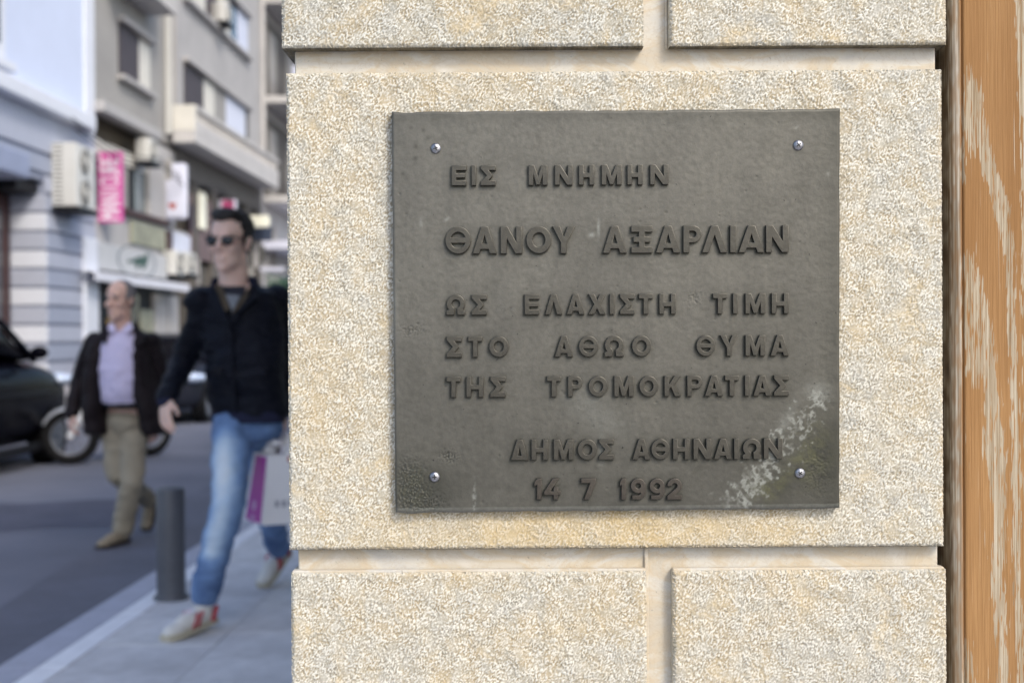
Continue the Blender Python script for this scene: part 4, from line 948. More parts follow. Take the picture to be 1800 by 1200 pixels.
fw = G(124, 816, ROADZ); rw = Vector((fw.x + .62, fw.y + 1.0, ROADZ))
mc = empty('motorcycle', fw); prop(mc, 'motorcycle with white front mudguard parked beyond the older man', 'motorcycle')
def tor(bm, R0, r0, ax, c, n=40, m_=10):
    q = Vector(ax).to_track_quat('Z', 'Y'); rows = []
    for i in range(n):
        a = 2 * math.pi * i / n; d_ = Vector((math.cos(a), math.sin(a), 0)); rows.append([bm.verts.new(c + q @ (d_ * (R0 + r0 * math.cos(2 * math.pi * j / m_)) + Vector((0, 0, r0 * math.sin(2 * math.pi * j / m_))))) for j in range(m_)])
    for i in range(n):
        for j in range(m_): bm.faces.new((rows[i][j], rows[(i + 1) % n][j], rows[(i + 1) % n][(j + 1) % m_], rows[i][(j + 1) % m_]))
wax = Vector((.30, -1, 0)).normalized()            # front axle, steering turned
C0 = Vector((0, 0, .315)); C1 = rw - fw + Vector((0, 0, .315)); hd = (C0 - C1); hd.z = 0; hd.normalize(); rax = Vector((0, 0, 1)).cross(hd)
for c_, ax in ((C0, wax), (C1, rax)):
    bm = bmesh.new(); tor(bm, .262, .055, ax, c_); wh = link('wheel', bm_mesh('wheel', bm, 60), M_TYRE, mc)
    bm = bmesh.new(); tor(bm, .212, .016, ax, c_)
    q_ = Vector(ax).to_track_quat('Z', 'Y')
    for k in range(9):
        a = 2 * math.pi * k / 9; d_ = q_ @ Vector((math.cos(a), math.sin(a), 0)); cyl(bm, c_, c_ + d_ * .20, .006, .006, 6)
    cyl(bm, c_ - ax * .05, c_ + ax * .05, .045, n=16); link('rim', bm_mesh('rim', bm, 40), M_ALLOY, mc).parent = wh
fd = wax.cross(Vector((0, 0, 1))).normalized()
if fd.x > 0: fd = -fd                               # the way the wheel points: left in the picture
top = C0 - fd * .20 + Vector((0, 0, .42))
for sx in (-1, 1):
    bm = bmesh.new(); cap(bm, C0 + wax * .085 * sx, top + wax * .085 * sx, .040, .050, 10); link('fork', bm_mesh('fork', bm, 40), simple('fork_silver', (.72, .73, .77), .45), mc)
bm = bmesh.new()
rows = []
for k in range(13):
    a = R(25 + 75 * k / 12); c_ = C0 + fd * (.335 * math.cos(a)) + Vector((0, 0, .335 * math.sin(a)))
    nrm_ = (fd * math.cos(a) + Vector((0, 0, math.sin(a))))
    rows.append([bm.verts.new(c_ + wax * (.10 * w_) - nrm_ * (.035 * abs(w_) ** 2)) for w_ in (-1, -.6, 0, .6, 1)])
for A, B in zip(rows, rows[1:]):
    for j in range(4): bm.faces.new((A[j], A[j + 1], B[j + 1], B[j]))
bmesh.ops.solidify(bm, geom=bm.faces[:], thickness=.006); link('mudguard', bm_mesh('mudguard', bm, 50), simple('white_enamel', (.75, .78, .84), .25, .03, coat=.5), mc)
bm = bmesh.new(); ell(bm, top - hd * -.10 + Vector((0, 0, .16)), (.10, .10, .10)); link('headlamp', bm_mesh('headlamp', bm, 60), M_CHROME, mc)
bm = bmesh.new(); cap(bm, top, top + Vector((0, 0, .26)) - fd * .04, .03, .03, 10); cap(bm, top + Vector((0, 0, .26)) - wax * .34 - fd * .04, top + Vector((0, 0, .26)) + wax * .34 - fd * .04, .014, .016, 8); link('handlebar', bm_mesh('handlebar', bm, 40), M_BLACK, mc)
mid_ = (C0 + C1) / 2
bm = bmesh.new(); ell(bm, top - hd * .34 + Vector((0, 0, .12)), (.16, .26, .14)); cap(bm, top - hd * .30 + Vector((0, 0, -.05)), C1 + Vector((0, 0, .15)), .07, .06, 10); link('tank', bm_mesh('tank', bm, 40), M_CBLK, mc)
bm = bmesh.new(); ell(bm, mid_ + Vector((0, 0, .03)), (.16, .22, .17)); cap(bm, mid_ - hd * .1, C1 + rax * .06, .05, .04, 10); link('engine', bm_mesh('engine', bm, 40), M_ACD, mc)
bm = bmesh.new(); cap(bm, top - hd * .55 + Vector((0, 0, .07)), C1 + hd * -.15 + Vector((0, 0, .50)), .09, .08, 12); link('saddle', bm_mesh('saddle', bm, 40), M_BLACK, mc)

# ---- bollard
p = G(301, 1052, 0)
bo = empty('bollard', p); prop(bo, 'dark grey steel bollard at the kerb left of the tall man', 'bollard')
M_BOL = simple('grey_bollard_paint', (.10, .105, .12), .42, .2, 8, bump=.1)
def lathe(bm, pr, n=36):
    loft(bm, [(Vector((0, 0, z)), max(r, .0005), max(r, .0005)) for r, z in pr], n)
bm = bmesh.new(); lathe(bm, [(.071, .0), (.071, .018), (.070, .30), (.070, .535), (.066, .552), (.05, .560), (0, .563)]); link('post', bm_mesh('post', bm, 40), M_BOL, bo)
bm = bmesh.new(); lathe(bm, [(.088, .0), (.088, .010), (.082, .022), (.0725, .026)]); link('base_ring', bm_mesh('base_ring', bm, 40), M_BOL, bo)
#---PEOPLE---
# ================================================================ PEOPLE
def skin(name, c):
    m = NT(name); n = m.noise(14, 4, .6)
    m.col(m.ramp(n, [(.3, tuple(x * .86 for x in c)), (.7, tuple(min(1, x * 1.12) for x in c))])); m.set('Roughness', .5)
    m.set('Subsurface Weight', .15); m.set('Subsurface Radius', (.02, .008, .004)); m.set('Subsurface Scale', .5); return m.m
def cloth(name, c, rough=.8, var=.25, weave=250, sheen=0, bs=.25):
    m = NT(name); n = m.noise(5, 5, .65, dist=.5)
    m.col(m.ramp(n, [(.3, tuple(x * (1 - var) for x in c)), (.7, tuple(x * (1 + var) for x in c))])); m.set('Roughness', rough); m.set('Sheen Weight', sheen)
    b1 = m.bump(m.noise(weave, 2), .15, .002); m.set('Normal', m.bump(m.noise(16, 4, .6, m.mapping((1, 1, 1.8)), dist=.8), bs, .02, b1)); return m.m
M_SK1 = skin('fair_skin', (.76, .52, .43)); M_SK2 = skin('ruddy_skin', (.66, .43, .35))
M_JK1 = cloth('black_navy_nylon', (.005, .006, .012), .48, .3, 300, 0, .8)
M_JK1.node_tree.nodes['Principled BSDF'].inputs['Specular IOR Level'].default_value = .14; M_NAVY = cloth('navy_knit', (.010, .012, .040), .9)
M_JK2 = cloth('dark_brown_leather', (.013, .009, .011), .5, .3, 200, 0, .7)
M_JK2.node_tree.nodes['Principled BSDF'].inputs['Specular IOR Level'].default_value = .15
M_KHA = cloth('khaki_cotton', (.32, .28, .21), .85, .12, 250, .1, .5); M_LAV = cloth('lavender_cotton', (.62, .57, .78), .8, .05, 300, .1, .5)
M_HAIR1 = cloth('dark_brown_hair', (.012, .009, .008), .55, .4, 400, 0, .9); M_HAIR2 = cloth('grey_hair', (.16, .15, .16), .6, .4, 400, 0, .9)
M_TEE = cloth('dark_tee', (.02, .02, .03), .9); M_CHK = cloth('brown_check', (.06, .045, .03), .9, .6); M_GREYS = cloth('grey_shirt', (.18, .19, .21), .9)
M_CANV = simple('off_white_canvas', (.74, .72, .68), .8, .06, 20); M_SOLE = simple('cream_rubber', (.55, .50, .38), .6, .06); M_SHOE = simple('beige_suede', (.30, .25, .18), .8, .12); M_SOLED = simple('dark_sole', (.05, .04, .035), .7)
M_BRED = simple('red_leather', (.45, .05, .07), .5)
m = NT('washed_denim'); f = m.attr('fade'); n = m.noise(9, 5, .65)
cc = m.ramp(m.math('ADD', m.math('MULTIPLY', n, .5), m.math('MULTIPLY', f, .8)), [(.14, (.06, .11, .24)), (.36, (.19, .31, .54)), (.68, (.44, .57, .73)), (1.0, (.70, .77, .84))])
m.col(cc); m.set('Roughness', .85); m.set('Normal', m.bump(m.noise(15, 4, .6, m.mapping((1, 1, 1.6)), dist=.8), .7, .02)); M_DENIM = m.m
from mathutils import noise as mn
def folds(me, amp, sc, zs=1.0, seed=0):
    co = verts_np(me); no = normals_np(me)
    d = np.array([mn.noise(Vector((x * sc + seed, y * sc, z * sc * zs))) + .5 * mn.noise(Vector((x * sc * 2.3, y * sc * 2.3 + seed, z * sc * zs * 2.6))) for x, y, z in co], np.float32)
    set_np(me, co + no * (amp * d)[:, None]); return me
def head_parts(bm, C, M, s=1.0, nose=1.0, jaw=1.0):
    P = lambda x, y, z: C + M @ (Vector((x, y, z)) * s)
    def E(p, r): ell(bm, P(*p), tuple(k * s for k in r), M, 18)
    E((0, -.012, .045), (.073, .092, .078)); E((0, .022, -.012), (.060, .062, .085)); E((0, .030, -.070), (.046 * jaw, .050, .040)); E((0, .068, -.097), (.022 * jaw, .018, .018))
    cap(bm, P(0, .082, .012), P(0, .104 * nose, -.020), .009 * s, .0125 * s, 10); E((-.012, .092, -.026), (.009, .010, .008)); E((.012, .092, -.026), (.009, .010, .008))
    cap(bm, P(-.032, .074, .030), P(-.010, .082, .027), .009 * s, .009 * s, 8); cap(bm, P(.032, .074, .030), P(.010, .082, .027), .009 * s, .009 * s, 8)
    E((-.038, .060, -.020), (.022, .022, .020)); E((.038, .060, -.020), (.022, .022, .020))
    cap(bm, P(-.020, .078, -.058), P(.020, .078, -.058), .0075 * s, .0075 * s, 8); cap(bm, P(-.014, .079, -.067), P(.014, .079, -.067), .008 * s, .008 * s, 8)
    for x in (-1, 1):
        E((x * .074, -.006, -.004), (.009, .019, .031)); E((x * .080, -.014, .008), (.008, .010, .018))
def ellk(k, bm, c, r_, rot, n): ell(bm, c, tuple(k * x for x in r_), rot, n)
def basis(fwd, tilt=0):
    f = Vector(fwd).normalized(); u = Vector((0, 0, 1)); r_ = f.cross(u).normalized(); u = r_.cross(f)
    return Matrix((r_, f, u)).transposed()
def hand_parts(bm, wrist, d, across, nrm, curl=25, side=1, spread=1.0, s=1.0):
    """d: wrist to knuckles, across: towards the thumb, nrm: out of the palm"""
    d = d.normalized(); across = (across - d * across.dot(d)).normalized(); nrm = (nrm - d * nrm.dot(d) - across * nrm.dot(across)).normalized()
    M = Matrix((across, d, nrm)).transposed()
    cap(bm, wrist - d * .03, wrist + d * .015, .026 * s, .026 * s, 10)
    ell(bm, wrist + d * .048 * s, (.041 * s, .052 * s, .017 * s), M, 16); ell(bm, wrist + d * .03 * s + across * .022 * s + nrm * .006, (.020 * s, .034 * s, .017 * s), M, 12)
    for k, (o_, L_, r_) in enumerate(((.030, .072, .0095), (.010, .080, .0098), (-.011, .075, .0094), (-.031, .058, .0085))):
        p = wrist + d * (.086 - .004 * abs(k - 1)) * s + across * o_ * s; dd = (d + across * (.06 * (1.2 - k) * spread)).normalized(); ang = 0
        for j, f_ in enumerate((.45, .32, .23)):
            ang += R(curl * (1 + .12 * k) * (.8 if j == 0 else 1)); q = dd * math.cos(ang) + nrm * math.sin(ang)
            e_ = p + q * L_ * f_ * s; cap(bm, p, e_, r_ * s * (1 - .08 * j), r_ * s * (.94 - .1 * j), 8); p = e_
    p = wrist + d * .022 * s + across * .030 * s; q = (d * .75 + across * .55 + nrm * .35).normalized(); e_ = p + q * .040 * s; cap(bm, p, e_, .0125 * s, .011 * s, 8)
    q = (d * .95 + across * .15 + nrm * .35).normalized(); cap(bm, e_, e_ + q * .030 * s, .011 * s, .0092 * s, 8)
def shoe(parent, ankle, ground, heel_dir, pitch, mats, L_=.29, stripe=None, name='shoe'):
    """ankle: ankle joint; ground: height the toe rests on; heel_dir: horizontal direction from toe to heel; pitch: heel raised (deg)"""
    hd_ = Vector(heel_dir).normalized(); up = Vector((0, 0, 1)); side = up.cross(hd_).normalized()
    rot = Matrix.Rotation(R(pitch), 3, side)
    if (rot @ hd_).z < 0: rot = Matrix.Rotation(R(-pitch), 3, side)
    h2 = rot @ hd_; u2 = rot @ up; M = Matrix((side, h2, u2)).transposed()
    toe = Vector(ankle) - M @ Vector((0, .222 * L_ / .29, .080)); toe.z = ground
    P = lambda x, y, z: toe + M @ Vector((x, y, z))
    bm = bmesh.new(); prof = [(0, .030), (.02, .043), (.07, .051), (.13, .045), (.20, .040), (.26, .038), (.285, .028)]
    k = L_ / .29
    def ring(y, hw, z0, z1): return [P(x, y * k, z) for x, z in ((-hw, z0), (hw, z0), (hw, z1), (-hw, z1))]
    rows = [[bm.verts.new(p) for p in ring(y, hw, 0.0, .026)] for y, hw in prof]
    for A, B in zip(rows, rows[1:]):
        for i in range(4): bm.faces.new((A[i], A[(i + 1) % 4], B[(i + 1) % 4], B[i]))
    bm.faces.new(rows[0][::-1]); bm.faces.new(rows[-1]); bmesh.ops.recalc_face_normals(bm, faces=bm.faces)
    bmesh.ops.bevel(bm, geom=bm.edges[:], offset=.005, segments=2, affect='EDGES')
    sole = bm_mesh('sole', bm, 50)
    bm = bmesh.new()
    ell(bm, P(0, .060 * k, .034), (.043, .060 * k, .030), M, 16); ell(bm, P(0, .13 * k, .045), (.042, .075 * k, .042), M, 16); ell(bm, P(0, .21 * k, .050), (.037, .070 * k, .048), M, 16)
    cap(bm, P(0, .215 * k, .055), P(0, .225 * k, .095), .038, .042, 14)
    up_me = fuse(name, bm, .006, 4); o = link(name, up_me, mats[0], parent); link('sole', sole, mats[1], o)
    if len(mats) > 2:
        for x in (-1, 1):
            for d1 in (-.02, .006):
                bm = bmesh.new()
                a0, a1 = P(x * .0435, (.14 + d1) * k, .028), P(x * .038, (.175 + d1) * k, .080); cap(bm, a0, a1, .006, .006, 6)
                link('stripe', bm_mesh('stripe', bm, 50), mats[2], o)
            bm = bmesh.new(); cap(bm, P(x * .036, .240 * k, .03), P(x * .034, .265 * k, .075), .012, .012, 6)
            link('heel_patch', bm_mesh('heel_patch', bm, 50), mats[2], o)
        bm = bmesh.new()
        for i in range(5): cap(bm, P(-.020, (.085 + .018 * i) * k, .067 + .006 * i), P(.020, (.085 + .018 * i) * k, .067 + .006 * i), .0042, .0042, 6)
        link('laces', bm_mesh('laces', bm, 50), M_LETW, o)
    return o

# ---------------------------------------------------------------- the tall young man
yo = empty('person', G(408, 1050, 0)); prop(yo, 'tall man in black jacket, sunglasses and faded blue jeans striding along the pavement', 'person')
O_ = yo.location.copy(); D = lambda px, py, d: W(px, py, d) - O_
n0 = D(411, 492, 6.10); hc = D(404, 427, 6.06); M = basis((-.25, -.96, -.03))
shR, shL = D(354, 530, 6.12), D(486, 528, 6.22); elR, wrR = D(324, 636, 6.20), D(292, 702, 6.00); elL, wrL = D(505, 632, 6.34), D(496, 722, 6.18)
hpR, hpL = D(408, 752, 6.08), D(462, 752, 6.16); knR, anR = D(402, 886, 5.86), D(357, 1050, 5.80); knL, anL = D(472, 880, 6.46), D(490, 972, 6.92)
bm = bmesh.new(); head_parts(bm, hc, M, 1.17, .98, 1.12)
cap(bm, hc + M @ Vector((0, -.025, -.05)), n0 + Vector((0, 0, -.03)), .064, .070, 16); ell(bm, n0 + Vector((0, .01, -.05)), (.11, .07, .045))
bf = basis((-.12, -1, 0))
loft(bm, [(D(418, 505, 6.14), .10, .07), (D(424, 540, 6.15), .16, .10), (D(430, 640, 6.14), .14, .10), (D(435, 755, 6.12), .15, .10)], 20, bf)
for a_, b_, c_, r1 in ((shR, elR, wrR, .040), (shL, elL, wrL, .040)):
    cap(bm, a_, b_, .047, r1); cap(bm, b_, c_, r1, .027)
for a_, b_, c_ in ((hpR, knR, anR), (hpL, knL, anL)):
    cap(bm, a_, b_, .075, .052); cap(bm, b_, c_, .050, .036)
hand_parts(bm, wrR, (D(290, 745, 5.95) - wrR), Vector((.75, -.6, .1)), Vector((.6, .75, 0)), 17, s=1.02)
hand_parts(bm, wrL, (D(493, 760, 6.16) - wrL), Vector((-.6, -.8, 0)), Vector((-.7, .5, 0)), 52, s=1.0)
link('body', fuse('body', bm, .0045, 3), M_SK1, yo)
bm = bmesh.new(); PH = lambda x, y, z: hc + M @ (Vector((x, y, z)) * 1.17)
ellk(1.17, bm, PH(0, -.030, .062), (.083, .090, .076), M, 20); ellk(1.17, bm, PH(0, .030, .112), (.062, .052, .026), M, 16); ellk(1.17, bm, PH(0, .050, .104), (.045, .034, .022), M, 14); ellk(1.17, bm, PH(0, -.070, .008), (.062, .042, .070), M, 16)
for x in (-1, 1): ellk(1.17, bm, PH(x * .070, -.022, .028), (.013, .042, .045), M, 12); cap(bm, PH(x * .073, .020, .03), PH(x * .072, .020, -.005), .009, .006, 8)
hm = fuse('hair', bm, .005, 3); link('hair', folds(hm, .005, 45, 1, 3), M_HAIR1, yo)
M_LENS = simple('dark_lens', (.006, .006, .010), .12, .02, spec=.6)
bm = bmesh.new()
for x in (-1, 1): ell(bm, PH(x * .034, .088, .004), (.029, .008, .021), M @ Matrix.Rotation(R(-x * 9), 3, 'Z'), 18)
gl = link('sunglasses', bm_mesh('sunglasses', bm, 60), M_LENS, yo)
bm = bmesh.new(); cap(bm, PH(-.060, .084, .019), PH(.060, .084, .019), .0045, .0045, 8)
for x in (-1, 1): cap(bm, PH(x * .062, .083, .016), PH(x * .078, -.005, .012), .0035, .0035, 6)
link('frame', bm_mesh('frame', bm, 50), M_BLACK, gl)
# jacket
bm = bmesh.new()
loft(bm, [(D(414, 494, 6.20), .085, .050), (D(416, 503, 6.18), .130, .080), (D(419, 516, 6.16), .180, .108), (D(421, 535, 6.15), .198, .128), (D(427, 580, 6.15), .200, .136), (D(431, 630, 6.14), .188, .136), (D(434, 685, 6.13), .184, .132), (D(437, 715, 6.13), .180, .128), (D(437, 730, 6.12), .178, .120)], 32, bf, power=2.4)
ell(bm, shR, (.078, .078, .070)); ell(bm, shL, (.078, .078, .070))
cap(bm, shR + Vector((.02, 0, -.01)), elR, .074, .062, 16); cap(bm, elR, elR.lerp(wrR, .93), .062, .049, 16); cap(bm, shL, elL, .074, .062, 16); cap(bm, elL, elL.lerp(wrL, .93), .062, .049, 16)
jm = fuse('jacket', bm, .009, 8, .7); jk = link('jacket', folds(jm, .017, 7, 1.6, 2), M_JK1, yo)
bm = bmesh.new(); loft(bm, [(D(437, 722, 6.12), .172, .123), (D(437, 731, 6.12), .178, .126), (D(437, 741, 6.12), .172, .122)], 32, bf, power=2.4); link('rib_hem', bm_mesh('rib_hem', bm, 50), M_NAVY, jk)
for a_, b_ in ((elR, wrR), (elL, wrL)):
    bm = bmesh.new(); cap(bm, a_.lerp(b_, .86), a_.lerp(b_, .99), .050, .044, 18); link('cuff', bm_mesh('cuff', bm, 50), M_NAVY, jk)
# collar: raised ring open at the front, falling into two flaps
bm = bmesh.new(); rows = []
for k in range(25):
    a = R(-30 + 240 * k / 24); op = abs(k - 12) / 12
    base = D(413, 497, 6.12); dirv = bf @ Vector((math.cos(a), math.sin(a) * -1, 0))
    r_ = .090 + .015 * op; z0 = -.02 - .055 * op ** 3; z1 = .036 - .02 * op ** 2
    rows.append([bm.verts.new(base + dirv * (r_ + dr_) + Vector((0, 0, z_))) for dr_, z_ in ((.018, z0), (.004, z1), (-.004, z1 - .004), (-.006, z0))])
for A, B in zip(rows, rows[1:]):
    for j in range(4): bm.faces.new((A[j], A[(j + 1) % 4], B[(j + 1) % 4], B[j]))
bm.faces.new(rows[0]); bm.faces.new(rows[-1][::-1]); bmesh.ops.recalc_face_normals(bm, faces=bm.faces)
link('collar', bm_mesh('collar', bm, 60), M_NAVY, jk)
def plate(parent, name, pts, th, mat, sub=0):
    bm = bmesh.new(); vs = [bm.verts.new(p) for p in pts]; bm.faces.new(vs); bmesh.ops.triangulate(bm, faces=bm.faces); bmesh.ops.solidify(bm, geom=bm.faces[:], thickness=th)
    bmesh.ops.recalc_face_normals(bm, faces=bm.faces); return link(name, bm_mesh(name, bm, 40), mat, parent)
fz = 6.022
plate(yo, 'tee_shirt', [D(390, 505, 6.04), D(433, 505, 6.04), D(430, 518, 6.015), D(409, 530, 6.010), D(396, 518, 6.015)], .01, M_TEE)
plate(yo, 'checked_lining', [D(376, 503, 6.025), D(388, 500, 6.022), D(399, 520, 6.008), D(404, 545, 6.003), D(396, 548, 6.003), D(384, 525, 6.015)], .010, M_CHK)
plate(yo, 'checked_lining', [D(425, 522, 6.006), D(441, 505, 6.020), D(436, 524, 6.006), D(418, 545, 6.0), D(408, 552, 6.0)], .010, M_CHK)
plate(yo, 'grey_shirt', [D(397, 517, 6.008), D(423, 520, 6.006), D(409, 548, 5.998)], .008, M_GREYS)
plate(jk, 'lapel', [D(372, 505, 6.035), D(380, 505, 6.02), D(396, 546, 5.998), D(408, 575, 5.990), D(388, 560, 6.000), D(374, 530, 6.015)], .012, M_JK1)
plate(jk, 'lapel', [D(441, 503, 6.04), D(452, 508, 6.035), D(454, 524, 6.010), D(424, 548, 5.990), D(408, 572, 5.985), D(410, 556, 5.988), D(428, 538, 6.0)], .012, M_JK1)
bm = bmesh.new(); cap(bm, D(406, 575, 6.004), D(414, 722, 5.998), .010, .010, 8); link('zip_placket', bm_mesh('zip_placket', bm, 50), M_JK1, jk)
for (a0, b0), (a1, b1) in (((420, 648), (468, 645)), ((371, 640), (392, 645))):
    plate(jk, 'pocket_flap', [D(a0, b0, 6.005), D(a1, b1, 6.010), D(a1 - 1, b1 + 16, 5.998), D(a0 + 1, b0 + 17, 5.995)], .012, M_JK1)
# jeans
bm = bmesh.new()
ell(bm, D(435, 745, 6.12), (.165, .115, .10), bf, 20)
def leg(bm, H_, K_, A_, r0, rk, ra):
    cap(bm, H_, K_, r0, rk, 20); cap(bm, K_, A_, rk, ra, 20)
leg(bm, hpR, knR, anR + Vector((.005, .01, .02)), .098, .074, .066); leg(bm, hpL, knL, anL + (knL - anL) * .12, .096, .072, .062)
je = fuse('jeans', bm, .008, 6, .7); folds(je, .011, 8, 1.9, 6)
co = verts_np(je)
def segd(co, a, b):
    a = np.array(a); b = np.array(b); t = np.clip(((co - a) @ (b - a)) / ((b - a) @ (b - a)), 0, 1); return np.linalg.norm(co - (a + t[:, None] * (b - a)), axis=1), t
fade = np.zeros(len(co))
for H_, K_, A_, g2 in ((hpR, knR, anR, 1.0), (hpL, knL, anL, .25)):
    f0 = Vector((-.02, -.10, 0)); d1, t1 = segd(co, H_ + f0 + (K_ - H_) * .2, K_ + f0); d2, t2 = segd(co, K_ + f0 * .8, K_.lerp(A_, .45) + f0 * .7)
    fade = np.maximum(fade, g2 * np.maximum(np.exp(-(d1 / .062) ** 2) * (.7 + .3 * np.sin(t1 * 3.1)), .75 * np.exp(-(d2 / .05) ** 2)))
add_attr(je, 'fade', fade); link('jeans', je, M_DENIM, yo)
sh = shoe(yo, anR, .0, (.13, .24, 0), 5, (M_CANV, M_SOLE, M_BRED), .325, name='sneaker')
sh = shoe(yo, anL, .0, (.10, .24, 0), 30, (M_CANV, M_SOLE, M_BRED), .30, name='sneaker')
# ---- shopping bag in his left hand
bgT, bgB = W(472, 797, 6.06), W(462, 922, 6.06)
bag = empty('shopping_bag', bgB); prop(bag, 'white paper carrier bag with magenta side hanging from the tall man\'s hand', 'shopping bag')
DB = lambda px, py, d: W(px, py, d) - bag.location
c1t, c1b = DB(473, 800, 6.02), DB(463, 923, 6.00)      # near upright edge between side and front
sv = DB(427, 913, 6.16) - c1b; svt = DB(447, 795, 6.12) - c1t; fv = Vector((.25, .10, .0))
def quad(parent, name, pts, mat, th=.003):
    return plate(parent, name, pts, th, mat)
quad(bag, 'front_panel', [c1b, c1b + fv, c1t + fv, c1t], M_CARD)
quad(bag, 'side_panel', [c1b, c1b + sv, c1t + svt, c1t], M_CARD)
quad(bag, 'back_panel', [c1b + sv, c1b + sv + fv, c1t + svt + fv, c1t + svt], M_CARD)
quad(bag, 'side_panel', [c1b + fv, c1b + fv + sv, c1t + fv + svt, c1t + fv], M_MAG)
quad(bag, 'bottom', [c1b, c1b + sv, c1b + sv + fv, c1b + fv], M_CARD)
nn = sv.cross(c1t - c1b).normalized()
if nn.y > 0: nn = -nn
def onside(u_, v_): a_ = c1b.lerp(c1t, v_); b_ = (c1b + sv).lerp(c1t + svt, v_); return a_.lerp(b_, u_) + nn * .004
mg = quad(bag, 'magenta_print', [onside(.10, .02), onside(.84, .03), onside(.80, .97), onside(.10, .97)], M_MAG, .001)
bm = bmesh.new(); ce = onside(.5, .25) + nn * .002; e1 = (onside(.6, .25) - onside(.5, .25)).normalized(); e2 = (onside(.5, .35) - onside(.5, .25)).normalized()
bm.faces.new([bm.verts.new(ce + e1 * (.019 * math.cos(k * .393)) + e2 * (.026 * math.sin(k * .393))) for k in range(16)])
for k in range(3):
    o_ = ce - e2 * (.05 + .013 * k); bm.faces.new([bm.verts.new(o_ + e1 * (.026 * i_) + e2 * (.004 * j_)) for i_, j_ in ((-1, -1), (1, -1), (1, 1), (-1, 1))])
link('print_mark', bm_mesh('print_mark', bm), simple('pale_pink_print', (.60, .35, .60), .5), mg)
bm = bmesh.new()
fn = Vector((fv.y, -fv.x, 0)).normalized()
for k in range(4):
    o_ = c1b.lerp(c1t, .30) + fv * (.20 + .12 * k) + fn * .004; bm.faces.new([bm.verts.new(o_ + fv.normalized() * (.009 * i_) + Vector((0, 0, .014 * j_))) for i_, j_ in ((-1, -1), (1, -1), (1, 1), (-1, 1))])
link('print_mark', bm_mesh('print_mark', bm), simple('pale_grey_print', (.35, .35, .40), .5), bag)
hx = yo.location + wrL + Vector((-.005, -.01, -.085)) - bag.location
bm = bmesh.new()
for q in (Vector((0, 0, 0)), sv * .98):
    a_ = c1t + fv * .22 + q * .9; b_ = c1t + fv * .74 + q * .9; cap(bm, a_, hx, .0035, .0035, 6); cap(bm, b_, hx, .0035, .0035, 6)
link('handle', bm_mesh('handle', bm, 50), M_LETW, bag)
bm = bmesh.new(); rg = random.Random(5)
for k in range(9): ell(bm, c1t + fv * rg.uniform(.25, .8) + sv * rg.uniform(.2, .8) + Vector((0, 0, rg.uniform(-.02, .05))), (rg.uniform(.03, .05), rg.uniform(.02, .04), rg.uniform(.02, .05)))
link('tissue_paper', folds(fuse('tissue_paper', bm, .007, 2), .012, 25), M_CARD, bag)
bm = bmesh.new(); ell(bm, c1t + fv * .35 + fn * .008 + Vector((0, 0, -.02)), (.011, .004, .014)); link('red_seal', bm_mesh('red_seal', bm, 50), M_RED, bag)

# ---------------------------------------------------------------- the older man
ol = empty('person', G(215, 940, ROADZ)); prop(ol, 'older balding man in dark leather jacket, lavender shirt and khaki trousers crossing the road', 'person')
O_ = ol.location.copy(); D = lambda px, py, d: W(px, py, d) - O_
hc = D(210, 529, 8.84); n0 = D(213, 570, 8.88); M = basis((-.30, -.95, -.03)); bf = basis((-.22, -1, 0))
shR, shL = D(168, 600, 8.88), D(266, 602, 8.96); elR, wrR = D(140, 668, 8.98), D(126, 728, 8.82); elL, wrL = D(287, 682, 9.02), D(272, 748, 8.90)
hpR, hpL = D(204, 745, 8.92), D(238, 745, 8.92); knR, anR = D(205, 832, 8.88), D(262, 880, 9.30); knL, anL = D(232, 848, 8.78), D(214, 930, 8.84)
bm = bmesh.new(); head_parts(bm, hc, M, 1.12, 1.04, 1.18)
cap(bm, hc + M @ Vector((0, -.02, -.05)), n0 + Vector((0, 0, -.03)), .064, .070, 16)
loft(bm, [(n0 + Vector((0, .02, -.05)), .10, .07), (D(215, 610, 8.92), .15, .10), (D(218, 680, 8.90), .14, .10), (D(221, 750, 8.92), .15, .10)], 20, bf)
for a_, b_, c_ in ((shR, elR, wrR), (shL, elL, wrL)): cap(bm, a_, b_, .045, .04); cap(bm, b_, c_, .04, .027)
for a_, b_, c_ in ((hpR, knR, anR), (hpL, knL, anL)): cap(bm, a_, b_, .07, .05); cap(bm, b_, c_, .048, .035)
hand_parts(bm, wrR, Vector((-.05, -.12, -1)), Vector((.6, -.8, 0)), Vector((.9, .5, 0)), 32, s=1.0)
hand_parts(bm, wrL, Vector((-.05, -.05, -1)), Vector((-.6, -.8, 0)), Vector((-.9, .5, 0)), 32, s=.95)
link('body', fuse('body', bm, .005, 3), M_SK2, ol)
PH = lambda x, y, z: hc + M @ (Vector((x, y, z)) * 1.12)
bm = bmesh.new(); ellk(1.13, bm, PH(0, -.030, .048), (.081, .086, .080), M, 18); ellk(1.13, bm, PH(0, -.070, -.005), (.062, .036, .055), M, 16)
for x in (-1, 1): ellk(1.13, bm, PH(x * .070, -.012, .030), (.013, .045, .038), M, 12)
hm = fuse('hair', bm, .006, 3); link('hair', folds(hm, .004, 45, 1, 9), M_HAIR2, ol)
for x in (-1, 1):
    bm = bmesh.new(); ell(bm, PH(x * .030, .078, .010), (.011, .007, .006), M, 12); link('eye', bm_mesh('eye', bm, 60), simple('dark_eye', (.03, .02, .02), .2), ol)
    bm = bmesh.new(); cap(bm, PH(x * .044, .080, .030), PH(x * .014, .091, .032), .0048, .005, 8); link('eyebrow', bm_mesh('eyebrow', bm, 60), M_HAIR2, ol)
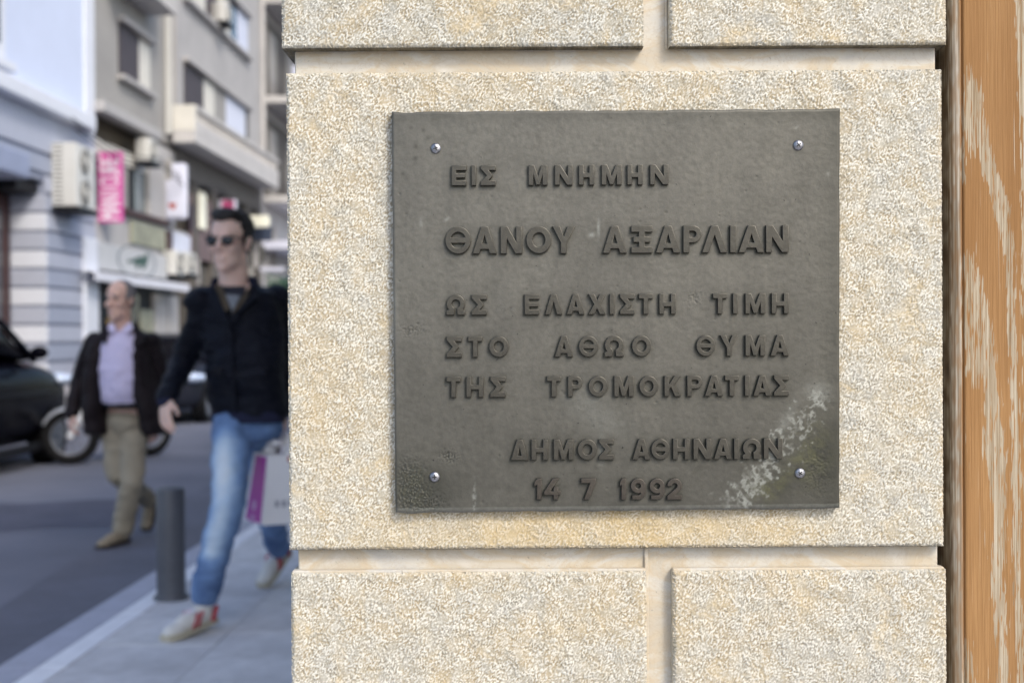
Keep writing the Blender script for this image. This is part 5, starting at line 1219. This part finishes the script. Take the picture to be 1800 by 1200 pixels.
# shirt, belt
bm = bmesh.new()
loft(bm, [(D(213, 581, 8.88), .076, .070), (D(213, 591, 8.87), .130, .095), (D(213, 610, 8.86), .150, .120), (D(214, 650, 8.85), .158, .140), (D(217, 690, 8.86), .160, .150), (D(219, 712, 8.88), .152, .135)], 28, bf, power=2.2)
link('shirt', folds(fuse('shirt', bm, .009, 4), .008, 10, 1.6, 4), M_LAV, ol)
plate(ol, 'shirt_collar', [D(195, 567, 8.80), D(205, 577, 8.775), D(198, 586, 8.765), D(190, 578, 8.78)], .01, M_LAV)
plate(ol, 'shirt_collar', [D(229, 565, 8.82), D(214, 577, 8.775), D(221, 587, 8.765), D(234, 577, 8.79)], .01, M_LAV)
bm = bmesh.new()
for k in range(5): ell(bm, D(210 + k * .8, 602 + 22 * k, 8.733 - .004 * k), (.006, .004, .006), n=8)
link('shirt_buttons', bm_mesh('shirt_buttons', bm, 60), M_LETW, ol)
bm = bmesh.new(); loft(bm, [(D(219, 707, 8.88), .158, .142), (D(219, 716, 8.88), .158, .142)], 28, bf, power=2.2); link('belt', bm_mesh('belt', bm, 50), M_BLACK, ol)
# jacket, hanging open
bm = bmesh.new()
loft(bm, [(D(217, 578, 8.96), .12, .07), (D(218, 592, 8.97), .20, .10), (D(219, 620, 8.98), .215, .12), (D(221, 690, 8.98), .215, .125), (D(224, 765, 8.97), .225, .13)], 28, bf, power=2.4)
for x0, x1, x2, x3, dz in ((180, 171, 168, 172, 0), (245, 253, 262, 272, 5)):
    loft(bm, [(D(x0 + 3, 588, 8.90), .045, .08), (D(x0, 606, 8.89), .065, .12), (D(x1, 660, 8.87), .068, .145), (D(x2 + 4, 715, 8.86), .075, .155), (D(x3 + 4, 762, 8.87), .078, .150)], 20, bf, power=2.4)
for a_, b_, c_ in ((shR, elR, wrR), (shL, elL, wrL)):
    ell(bm, a_, (.072, .075, .066)); cap(bm, a_, b_, .074, .064, 16); cap(bm, b_, b_.lerp(c_, .95), .064, .052, 16)
j2 = link('jacket', folds(fuse('jacket', bm, .010, 7, .7), .011, 9, 1.6, 7), M_JK2, ol)
plate(j2, 'collar_flap', [D(184, 566, 8.86), D(193, 572, 8.80), D(187, 606, 8.755), D(176, 598, 8.77)], .012, M_JK2)
plate(j2, 'collar_flap', [D(241, 562, 8.88), D(234, 572, 8.81), D(240, 608, 8.765), D(254, 598, 8.78)], .012, M_JK2)
bm = bmesh.new(); ell(bm, D(221, 742, 8.90), (.155, .125, .10), bf, 20)
leg(bm, hpL, knL, anL + Vector((.005, .01, .01)), .100, .078, .072); leg(bm, hpR, knR, anR + (knR - anR) * .05, .098, .076, .068)
link('trousers', folds(fuse('trousers', bm, .009, 6, .7), .011, 8, 1.8, 12), M_KHA, ol)
shoe(ol, anL, .0, (.13, .24, 0), 4, (M_SHOE, M_SOLED), .29)
shoe(ol, anR, .03, (.02, .20, 0), 55, (M_SHOE, M_SOLED), .28)
